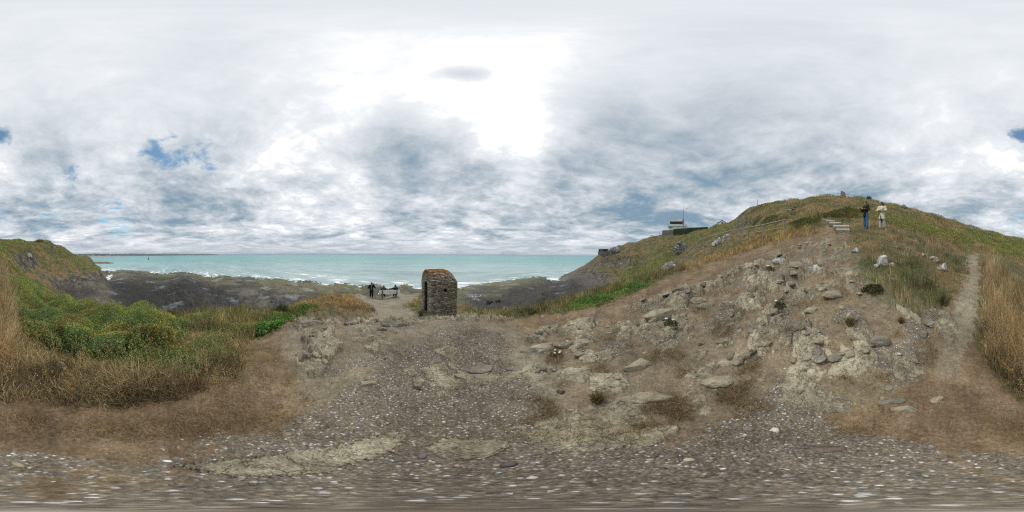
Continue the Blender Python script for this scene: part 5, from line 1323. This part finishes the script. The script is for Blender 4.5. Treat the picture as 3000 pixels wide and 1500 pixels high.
bush('bush', 826, 912, 36, .55, 'ivy', 'dark glossy ivy bush standing above the grass left of the turf hump', nl=600)
bush('bush', 500, 924, 26, .55, 'green', 'small round bush at the cliff edge in front of the dark foreshore', nl=450)
bush('bush', 116, 711, 22, .5, 'dark', 'dark bush breaking the skyline of the left headland', d=73, nl=350)
bush('bush', 2545, 587, 34, .42, 'spiky', 'spiky green bush on the summit skyline above the man', d=33.6, nl=420)
bush('bush', 2569, 598, 24, .6, 'spiky', 'spiky green bush on the summit skyline between the man and the woman', d=33.0, nl=420)
bush('bush', 2512, 594, 20, .6, 'spiky', 'rounded spiky bush below the summit railing', d=34.0, nl=380)
bush('bush', 2471, 600, 16, .5, 'spiky', 'small green tussock below the memorial stone', d=33, nl=300)
bush('bush', 2398, 597, 12, .6, 'spiky', 'small green tussock on the upper left of the summit slope', d=35, nl=260)
bush('bush', 2630, 610, 14, .6, 'spiky', 'green tussock on the right shoulder below the grey rock knob', d=31, nl=260)
bush('bush', 2843, 662, 14, .7, 'dark', 'dark little bush on the skyline of the right hill', d=50, nl=260)
bush('bush', 2558, 852, 62, .30, 'dark', 'low dark cushion of heather at the top of the brown dirt slope', 'heather', nl=700)
bush('grass_tussock', 2765, 890, 46, .62, 'spiky', 'green leafy tussock at the left edge of the narrow path', 'tussock', nl=420)
bush('grass_tussock', 2640, 945, 36, .55, 'grassy', 'pale dry grass tussock alone on the dirt below the heather', 'tussock', nl=420)
bush('grass_tussock', 1750, 1175, 58, .55, 'grassy', 'tall yellow green grass tussock in the middle of the stony slope', 'tussock', nl=520)
bush('grass_tussock', 2490, 950, 60, .42, 'grassy', 'wide grass tussock in front of the flat pale slab', 'tussock', nl=520)
bush('grass_tussock', 1233, 925, 30, .55, 'grassy', 'dry grass tussock at the foot of the hut doorway', 'tussock', nl=400)
M_PETAL = simple('white_petals', (.72, .72, .68), .8, .2, .08, 30)
for x_, y_, wpx, heads, lab in ((1630, 1042, 30, 4, 'white flowering clump low beside the layered pale outcrop'), (1965, 948, 40, 2, 'clump with two round white flower heads in front of the long tan outcrop'), (2284, 900, 38, 2, 'cushion of white flowers on the upper bare slope'), (2256, 792, 28, 3, 'white flowers under the lichened ledge near the top of the slope')):
    e, W, H = bush('flower_clump', x_, y_, wpx, .45, 'dark', lab, 'flowers', nl=420)
    g = np.random.default_rng(int(x_))
    for q in range(heads):
        a = g.random() * 6.28; c_ = Vector((math.cos(a) * W * .30, math.sin(a) * W * .30, H * 1.05))
        mb = MB()
        for s in range(16): 
            o_ = Vector(g.normal(0, 1, 3)); o_.normalize(); o_.z = abs(o_.z) * .6
            mb.ball(c_ + o_ * W * .085, W * .036, sub=1)
        mb.build('flower_head', M_PETAL, e)

# ------------------------------------------------------------------ people
def fused(mb, name, voxel, mat, parent, smooth=4, hem=None):
    """join overlapping volumes into one continuous skin"""
    me = mb.mesh(name + '_rough'); o = bpy.data.objects.new(name, me); COL.objects.link(o)
    md = o.modifiers.new('r', 'REMESH'); md.mode = 'VOXEL'; md.voxel_size = voxel; md.use_smooth_shade = True
    sm = o.modifiers.new('s', 'SMOOTH'); sm.iterations = smooth; sm.factor = .5
    dg = bpy.context.evaluated_depsgraph_get()
    m2 = bpy.data.meshes.new_from_object(o.evaluated_get(dg)); m2.name = name
    bpy.data.objects.remove(o); bpy.data.meshes.remove(me)
    m2.materials.clear()
    if hem is not None:
        bm = bmesh.new(); bm.from_mesh(m2)
        r_ = bmesh.ops.bisect_plane(bm, geom=list(bm.verts) + list(bm.edges) + list(bm.faces), plane_co=(0, 0, hem), plane_no=(0, 0, 1), clear_inner=True)
        bmesh.ops.holes_fill(bm, edges=[e_ for e_ in bm.edges if e_.is_boundary])
        bm.to_mesh(m2); bm.free()
    return link(m2, name, mat, parent)
SKIN = simple('skin', (.42, .215, .145), .55, .35, .10, 14); SKIN2 = simple('tanned_skin', (.33, .16, .10), .55, .35, .10, 14)
EYE = simple('eye', (.02, .016, .013), .3, .5, .1, 5); LIP = simple('lips', (.34, .11, .09), .5, .4, .1, 5)
V3 = Vector
def hand(mb, wr, dirv, out_, s=1.0, curl=.5):
    """palm, four bent fingers of unequal length and a thumb from the side of the palm"""
    d = V3(dirv).normalized(); o_ = V3(out_); o_ = (o_ - d * o_.dot(d)).normalized(); nrm = d.cross(o_)
    pc = V3(wr) + d * .045 * s
    rot = Matrix((o_, d, nrm)).transposed()
    mb.ball(pc, (.040 * s, .052 * s, .018 * s), rot)
    for q, (off, L) in enumerate(((-.028, .062), (-.010, .074), (.010, .078), (.028, .068))):
        b0 = pc + d * .040 * s + o_ * off * s; b1 = b0 + (d + nrm * curl * .5).normalized() * L * .5 * s; b2 = b1 + (d * (1 - curl * .6) + nrm * curl).normalized() * L * .5 * s
        mb.tube([b0, b1, b2], [.0095 * s, .009 * s, .0075 * s], 8)
    t0 = pc + o_ * .030 * s - d * .015 * s; t1 = t0 + (o_ + d * .5 + nrm * .2).normalized() * .034 * s; t2 = t1 + (o_ * .3 + d + nrm * .3).normalized() * .030 * s
    mb.tube([t0, t1, t2], [.012 * s, .011 * s, .009 * s], 8)
def person(loc, rz, label, pose, build, skin, clothes, hair, name='person'):
    """pose: joints in metres, x right of the viewer's left when he faces +y; returns the empty"""
    e = empty(name, loc, rz); tag(e, label, 'person')
    J = {k: V3(v) for k, v in pose.items() if k not in ('head_turn', 'head_tilt', 'hands')}
    b = build
    # ---- body
    mb = MB()
    pel, ch, nk, hd = J['pelvis'], J['chest'], J['neck'], J['head']
    mb.ball(pel, (.15 * b, .105 * b, .12)); mb.ball(ch, (.165 * b, .105 * b, .19)); mb.tube([pel, (pel + ch) / 2, ch], [.115 * b, .105 * b, .12 * b], 14)
    mb.tube([J['sh_l'], ch + V3((0, 0, .12)), J['sh_r']], [.055, .075, .055], 10)
    mb.tube([nk - (hd - nk) * .3, hd - V3((0, 0, .04))], [.058, .052], 12)
    for s in 'lr':
        mb.tube([J['sh_' + s], J['el_' + s], J['wr_' + s]], [.052, .040, .027], 10)
        mb.tube([J['hip_' + s], J['kn_' + s], J['an_' + s]], [.085 * b, .055, .037], 12)
        kn, an = J['kn_' + s], J['an_' + s]; calf = kn.lerp(an, .3); bk = (an - kn).cross(V3((1, 0, 0))).normalized()
        mb.ball(calf - bk * (.015 if bk.y > 0 else -.015), (.050, .052, .11), (an - kn).to_track_quat('Z', 'Y').to_matrix())
        mb.ball(an + V3((0, .06, -.045)), (.040, .11, .032))
        hd_, ho_ = pose['hands'][s]; hand(mb, J['wr_' + s], hd_, ho_)
    ht = Matrix.Rotation(pose.get('head_turn', 0), 3, 'Z') @ Matrix.Rotation(pose.get('head_tilt', 0), 3, 'X')
    hp_ = lambda v: hd + ht @ V3(v)
    mb.ball(hd + ht @ V3((0, -.008, .025)), (.074, .092, .092), ht, 3); mb.ball(hp_((0, .022, -.045)), (.058, .066, .072), ht, 3); mb.ball(hp_((0, .062, -.088)), (.026, .022, .02), ht)
    mb.cone(hp_((0, .082, .018)), hp_((0, .104, -.026)), .009, .017, 8); mb.ball(hp_((0, .100, -.026)), (.017, .014, .012), ht)
    mb.ball(hp_((0, .080, .032)), (.046, .014, .012), ht)
    for s in (-1, 1): mb.ball(hp_((s * .075, -.008, -.005)), (.010, .022, .032), ht); mb.ball(hp_((s * .042, .06, -.022)), (.022, .02, .02), ht)
    fused(mb, 'body', .0075, skin, e)
    for s in (-1, 1): MB().ball(hp_((s * .030, .083, .012)), (.011, .008, .006), ht).build('eye', EYE, e, True)
    MB().ball(hp_((0, .088, -.058)), (.022, .008, .007), ht).build('mouth', LIP, e, True)
    # ---- hair
    mb = MB()
    for c_, r_ in hair[1]: mb.ball(hp_(c_), r_, ht, 3)
    fused(mb, 'hair', .011, hair[0], e, 2)
    # ---- clothes
    for nm, mat, parts, vox, *hem in clothes(J, b, hp_):
        mb = MB()
        for q in parts:
            if q[0] == 't': mb.tube([V3(v) for v in q[1]], q[2], 14)
            else: mb.ball(q[1], q[2], q[3] if len(q) > 3 else None, 3)
        fused(mb, nm, vox, mat, e, 3, hem[0] if hem else None)
    return e
def legs(J, b, top=.112, knee=.085, cuff=.082, to=1.0, seat=True):
    P_ = []
    for s in 'lr':
        h_, k_, a_ = J['hip_' + s], J['kn_' + s], J['an_' + s]
        P_.append(('t', [h_ + V3((0, 0, .03)), k_, k_.lerp(a_, to)], [top * b, knee, cuff]))
    P_.append(('e', J['pelvis'], (.172 * b, .13 * b, .13)))
    return P_
def shoes(J, mat, r=(.047, .125, .042)):
    return [('shoe', mat, [('e', J['an_' + s] + V3((0, .055, -.045)), r)], .011) for s in 'lr']
def torso(J, b, hem, g_=.025, flare=0.0):
    pel, ch = J['pelvis'], J['chest']
    P_ = [('e', ch, ((.165 + g_) * b, (.115 + g_) * b, .20)), ('t', [pel + V3((0, 0, hem)), pel + V3((0, 0, .08)), ch], [(.135 + g_ + flare) * b, (.125 + g_ + flare * .6) * b, (.125 + g_) * b])]
    P_.append(('t', [pel + V3((0, -.005, hem - .06)), pel + V3((0, 0, .06))], [(.165 + g_ + flare) * b, (.14 + g_ + flare * .5) * b]))
    P_.append(('t', [J['sh_l'], ch + V3((0, 0, .125)), J['sh_r']], [.062 + g_ * .6, .085, .062 + g_ * .6]))
    return P_
def sleeves(J, g_=.02, to=.96):
    return [('t', [J['sh_' + s], J['el_' + s], J['el_' + s].lerp(J['wr_' + s], to)], [.056 + g_, .047 + g_, .035 + g_ * .9]) for s in 'lr']
def stand(h=1.75, **kw):
    f = h / 1.75
    d = dict(pelvis=(0, 0, .95), chest=(0, .0, 1.30), neck=(0, -.005, 1.49), head=(0, .01, 1.63), sh_l=(-.185, 0, 1.43), sh_r=(.185, 0, 1.43), el_l=(-.25, -.02, 1.13), el_r=(.25, -.02, 1.13), wr_l=(-.26, .08, .88), wr_r=(.26, .08, .88),
             hip_l=(-.095, 0, .90), hip_r=(.095, 0, .90), kn_l=(-.11, .015, .49), kn_r=(.11, .015, .49), an_l=(-.12, -.01, .088), an_r=(.12, -.01, .088))
    d.update(kw); d = {k: tuple(c * f for c in v) for k, v in d.items()}
    d['hands'] = {'l': ((0, .2, -1), (1, 0, 0)), 'r': ((0, .2, -1), (-1, 0, 0))}
    return d
def face_cam(p, turn):
    """yaw for local +y: turn 0 looks at the camera, positive turns towards the left of the picture"""
    a = azim(p); f = V3((-math.sin(a) * math.cos(turn) - math.cos(a) * math.sin(turn), -math.cos(a) * math.cos(turn) + math.sin(a) * math.sin(turn)  , 0)) if False else None
    d = V3((math.sin(a), math.cos(a), 0)); left = V3((-math.cos(a), math.sin(a), 0))
    f = -d * math.cos(turn) + left * math.sin(turn)
    return math.atan2(-f.x, f.y)
M_BLACKC = simple('black_cloth', (.016, .016, .018), .85, .2, .25, 9); M_DGREY = simple('dark_grey_cloth', (.05, .052, .056), .85, .2, .2, 9); M_LIME = simple('lime_stripe', (.38, .42, .05), .8, .2, .1, 9)
M_DENIM = simple('blue_denim', (.05, .125, .25), .85, .2, .25, 7); M_CREAM = simple('cream_cloth', (.56, .54, .38), .85, .2, .12, 6); M_LGREY = simple('light_grey_cloth', (.42, .41, .41), .85, .2, .12, 7)
M_DKHAIR = simple('dark_hair', (.022, .015, .012), .6, .4, .3, 25); M_BKHAIR = simple('black_hair', (.013, .013, .014), .55, .4, .3, 25); M_GYHAIR = simple('grey_hair', (.17, .165, .16), .7, .3, .2, 25); M_RDHAIR = simple('auburn_hair', (.07, .018, .012), .6, .4, .3, 25)
M_SHOE = simple('grey_shoe', (.22, .22, .24), .8, .3, .2, 9); M_SAND = simple('red_sandal', (.22, .05, .04), .7, .3, .2, 9); M_GRGREY = simple('grey_green_cloth', (.062, .070, .058), .9, .2, .2, 8); M_NAVY = simple('navy_cloth', (.018, .022, .035), .9, .2, .2, 8)
M_OLIVE = simple('olive_top', (.20, .20, .06), .85, .2, .15, 9); M_BRSHOE = simple('brown_shoe', (.10, .03, .022), .7, .3, .2, 9); M_UMB = simple('umbrella_green', (.012, .030, .026), .6, .3, .2, 6); M_ORNG = simple('orange_peel', (.45, .13, .02), .7, .3, .15, 20)
short = [((0, -.012, .045), (.081, .098, .086)), ((0, -.06, .0), (.070, .052, .075)), ((0, .045, .085), (.055, .045, .032))]
longh = [((0, -.02, .04), (.086, .100, .092)), ((.0, -.075, -.03), (.080, .055, .11)), ((.0, -.075, -.11), (.062, .045, .08)), ((.068, -.02, -.03), (.026, .055, .085)), ((-.068, -.02, -.03), (.026, .055, .085))]
# man on the slope
pm = F(2537, 668, 10.25); pm[2] = float(zat(pm[0], pm[1])) - .06; hz_ = F(2537, 589.6, 10.25)[2] - pm[2]
hm = float(np.clip(hz_, 1.6, 1.95)) / 1.755 * 1.75
po = stand(hm, el_l=(-.27, .02, 1.14), el_r=(.24, .03, 1.13), wr_l=(-.10, .27, 1.16), wr_r=(.11, .26, 1.15), an_l=(-.13, .03, .088), head=(0, .02, 1.63))
po['hands'] = {'l': ((.5, .8, .15), (0, .2, 1)), 'r': ((-.5, .8, .15), (0, .2, 1))}; po['head_turn'] = R(-38); po['head_tilt'] = R(4)
cl = lambda J, b, hp_: [('jacket', M_BLACKC, torso(J, b, -.22, .015) + sleeves(J, .022) + [('e', J['neck'] + V3((0, .0, .0)), (.085, .08, .045))], .012, J['pelvis'].z - .22),
                        ('jacket_front', M_DGREY, [('e', J['chest'] + V3((-.01, .085, .07)), (.135, .085, .115))], .012),
                        ('stripe', M_LIME, [('t', [J['chest'] + V3((-.12, .135, -.06)), J['chest'] + V3((0, .172, -.055)), J['chest'] + V3((.12, .135, -.05))], [.018] * 3)], .008),
                        ('trousers', M_DENIM, legs(J, b, .105, .088, .085, .97), .012)] + shoes(J, M_SHOE)
man = person(pm, face_cam(pm, R(50)), 'man in black jacket and blue jeans holding a camera on the hill slope', po, 1.0, SKIN, cl, (M_DKHAIR, short))
yw = face_cam(pm, R(50)); f_ = hm / 1.75
def worldp(base, yw, v): return Matrix.Rotation(yw, 3, 'Z') @ V3(v) + V3(base)
ca = empty('camera_in_hand', worldp(pm, yw, (0, .40 * f_, 1.17 * f_)), yw); ca.name = 'hand_camera'
tag(ca, 'small black camera in the hands of the man in jeans', 'camera')
MB().box((0, 0, 0), (.13, .06, .085), bev=.008).build('case', M_BLACKP, ca)
MB().cone((0, .03, -.005), (0, .12, -.005), .036, .033, 14).build('lens', M_BLACKP, ca)
MB().cone((0, .121, -.005), (0, .124, -.005), .028, .028, 14).build('lens_glass', M_GLASS, ca)
# woman with crossed arms
pw = F(2584, 668, 10.2); pw[2] = float(zat(pw[0], pw[1])) - .05; hz_ = F(2584, 592.3, 10.2)[2] - pw[2]
hw2 = float(np.clip(hz_, 1.55, 1.9)) / 1.765 * 1.75
po = stand(hw2, el_l=(-.27, .06, 1.17), el_r=(.27, .06, 1.17), wr_l=(.02, .24, 1.14), wr_r=(-.03, .25, 1.21), head=(0, .02, 1.63))
po['hands'] = {'l': ((1, .1, .05), (0, 0, 1)), 'r': ((-1, .0, .1), (0, 0, 1))}; po['head_turn'] = R(-55); po['head_tilt'] = R(-6)
cl = lambda J, b, hp_: [('coat', M_CREAM, torso(J, b, -.33, .02, .035) + sleeves(J, .032, .9) + [('e', J['neck'] + V3((0, 0, -.005)), (.09, .085, .045))], .012, J['pelvis'].z - .34),
                        ('trousers', M_LGREY, legs(J, b, .10, .085, .082, .95), .012)] + shoes(J, M_SHOE)
woman = person(pw, face_cam(pw, R(12)), 'woman in cream coat and pale trousers with crossed arms on the hill slope', po, 1.02, SKIN2, cl, (M_BKHAIR, longh + [((0, .03, .085), (.075, .06, .035))]))
yw = face_cam(pw, R(12)); f_ = hw2 / 1.75
um = empty('umbrella', worldp(pw, yw, (.10 * f_, .30 * f_, .97 * f_)), yw)
tag(um, 'folded dark green umbrella hanging from the arm of the woman in the cream coat', 'umbrella')
um.rotation_euler = (R(6), R(16), yw)
MB().cone((0, 0, 0), (0, 0, -.62), .020, .038, 12).cone((0, 0, -.62), (0, 0, -.70), .038, .012, 12).build('canopy', M_UMB, um, True)
MB().cone((0, 0, -.70), (0, 0, -.76), .008, .006, 8).build('ferrule', M_GREYM, um)
MB().cone((0, 0, 0), (0, 0, .14), .009, .009, 8).tube([V3((0, 0, .14)), V3((0, .012, .185)), V3((0, .05, .20)), V3((0, .085, .18))], .012, 8).build('handle', M_BLACKP, um, True)
# woman standing by the bench
ps = F(1088.5, 876, 15.6); ps[2] = float(zat(ps[0], ps[1])); hs = float(np.clip(F(1088.5, 827.3, 15.6)[2] - ps[2], 1.45, 1.75))
po = stand(hs / 1.755 * 1.75, el_l=(-.36, .04, 1.20), el_r=(.33, .0, 1.17), wr_l=(-.20, .13, 1.52), wr_r=(.10, .20, 1.16), an_r=(.13, -.02, .088), an_l=(-.10, .17, .088), kn_l=(-.10, .10, .49))
po['hands'] = {'l': ((.75, .1, .6), (0, 1, 0)), 'r': ((-1, .3, .1), (0, .2, 1))}; po['head_turn'] = R(-8)
cl = lambda J, b, hp_: [('jacket', M_BLACKC, torso(J, b, -.04, .02, .02) + sleeves(J, .03), .012, J['pelvis'].z - .03),
                        ('top', M_OLIVE, [('e', J['chest'] + V3((0, .075, .02)), (.07, .085, .17)), ('e', J['pelvis'] + V3((0, .05, .10)), (.10, .125, .16))], .012),
                        ('capri_trousers', M_BLACKC, legs(J, b, .108, .082, .075, .45), .012)] + shoes(J, M_SAND, (.044, .115, .03))
person(ps, face_cam(ps, R(2)), 'woman in black jacket and cropped trousers standing on the path left of the bench', po, 1.02, SKIN2, cl, (M_BKHAIR, longh[:3]))
yw = face_cam(ps, R(2)); f_ = hs / 1.755
og = MB().ball((0, 0, 0), .036, sub=3).build('orange_fruit', M_ORNG, None, True); og.location = worldp(ps, yw, (-.0, .275 * f_, 1.185 * f_)); tag(og, 'small orange fruit in the hand of the standing woman', 'fruit')
lf = MB().cone((0, 0, .033), (0, 0, .048), .004, .003, 6).build('stalk', M_WOODD, og)
# two people on the bench, backs to us (bench frame: x right, y to the sea)
def seat_pose(x0, lean=0.0, turn=0.0):
    s = lambda x, y, z: (x0 + x, .30 + y, z)
    d = dict(pelvis=s(0, 0, .56), chest=s(0, -.05 + lean, .90), neck=s(0, -.06 + lean * 1.5, 1.09), head=s(.0, -.03 + lean * 1.9, 1.24), sh_l=s(-.18, -.05 + lean, 1.02), sh_r=s(.18, -.05 + lean, 1.02), el_l=s(-.24, .06 + lean, .76), el_r=s(.24, .06 + lean, .76), wr_l=s(-.14, .28, .66), wr_r=s(.14, .28, .66),
             hip_l=s(-.09, .03, .52), hip_r=s(.09, .03, .52), kn_l=s(-.11, .42, .52), kn_r=s(.11, .42, .52), an_l=s(-.11, .36, .09), an_r=s(.11, .40, .09))
    d['hands'] = {'l': ((.1, 1, -.1), (1, 0, 0)), 'r': ((-.1, 1, -.1), (-1, 0, 0))}; d['head_turn'] = turn
    return d
bl = bench.location.copy()
po = seat_pose(-.60, .02, R(-62)); po['head'] = (-.55, .27, 1.22); po['an_r'] = (-.42, .62, .09); po['kn_r'] = (-.47, .74, .50)
cl = lambda J, b, hp_: [('jacket', M_GRGREY, torso(J, b, -.04, .035) + sleeves(J, .025), .012), ('trousers', M_NAVY, legs(J, b, .095, .085, .075, .97), .012)] + shoes(J, M_BRSHOE)
person(bl, yaw, 'grey haired man in grey green jacket sitting at the left end of the bench', po, 1.08, SKIN2, cl, (M_GYHAIR, [((0, -.016, .036), (.080, .094, .080)), ((0, -.06, -.01), (.066, .046, .06))]))
po = seat_pose(.62, .0, R(60)); po['el_l'] = (.22, .10, .98); po['wr_l'] = (-.03, .04, .99); po['hands']['l'] = ((-1, 0, .05), (0, 1, 0)); po['head'] = (.62, .27, 1.23)
cl = lambda J, b, hp_: [('jacket', M_NAVY, torso(J, b, -.04, .03) + sleeves(J, .025), .012), ('trousers', M_BLACKC, legs(J, b, .10, .085, .08, .97), .012)] + shoes(J, M_BLACKC)
person(bl, yaw, 'auburn haired woman in navy jacket on the bench with one arm along its back', po, 1.02, SKIN, cl, (M_RDHAIR, longh[:3]))
# walkers far away
def walker(x_, yb, yt, d, topm, botm, label, turn):
    p = F(x_, yb, d); p[2] = max(p[2], float(zat(p[0], p[1])) - .02) if abs(p[2] - float(zat(p[0], p[1]))) < 4 else p[2]
    h_ = 1.68
    po = stand(h_, an_l=(-.10, .16, .088), an_r=(.10, -.16, .088), kn_l=(-.10, .12, .49), kn_r=(.10, -.02, .50))
    cl = lambda J, b, hp_: [('jacket', topm, torso(J, b, -.08, .03) + sleeves(J, .02), .02), ('trousers', botm, legs(J, b, .105, .085, .08, .97), .02)] + shoes(J, M_BLACKC)
    return person(p, face_cam(p, turn), label, po, 1.05, SKIN, cl, (M_DKHAIR, short))
walker(1817.5, 781.5, 776, 88, M_WHITE, M_LGREY, 'walker in white on the cliff path below the lookout bunker', R(60))
walker(1847, 778, 772, 86, M_BLACKC, M_DGREY, 'walker in dark clothes on the cliff path right of the walker in white', R(-70))
walker(1731, 781, 776, 100, M_ORNG, M_BLACKC, 'walker in orange at the far left end of the cliff path', R(40))
walker(228, 754.5, 749.3, 152, M_WHITE, M_BLACKC, 'distant walker with white top on the crest of the left headland', R(0))
walker(222.5, 753, 748, 152, M_BLACKC, M_BLACKC, 'distant walker all in black on the crest of the left headland', R(90))

# ------------------------------------------------------------------ sea air between here and the far coast
hm_at, n = new_mat('sea_haze')
vol = n.n('ShaderNodeVolumePrincipled', i={'Color': (.62, .74, .86, 1), 'Density': 1.1e-4, 'Anisotropy': .2})
n.n('ShaderNodeOutputMaterial', i={1: vol})
mb = MB(); mb.box((0, 0, 14), (52000, 52000, 74))
tag(mb.build('haze', hm_at), kind='stuff')
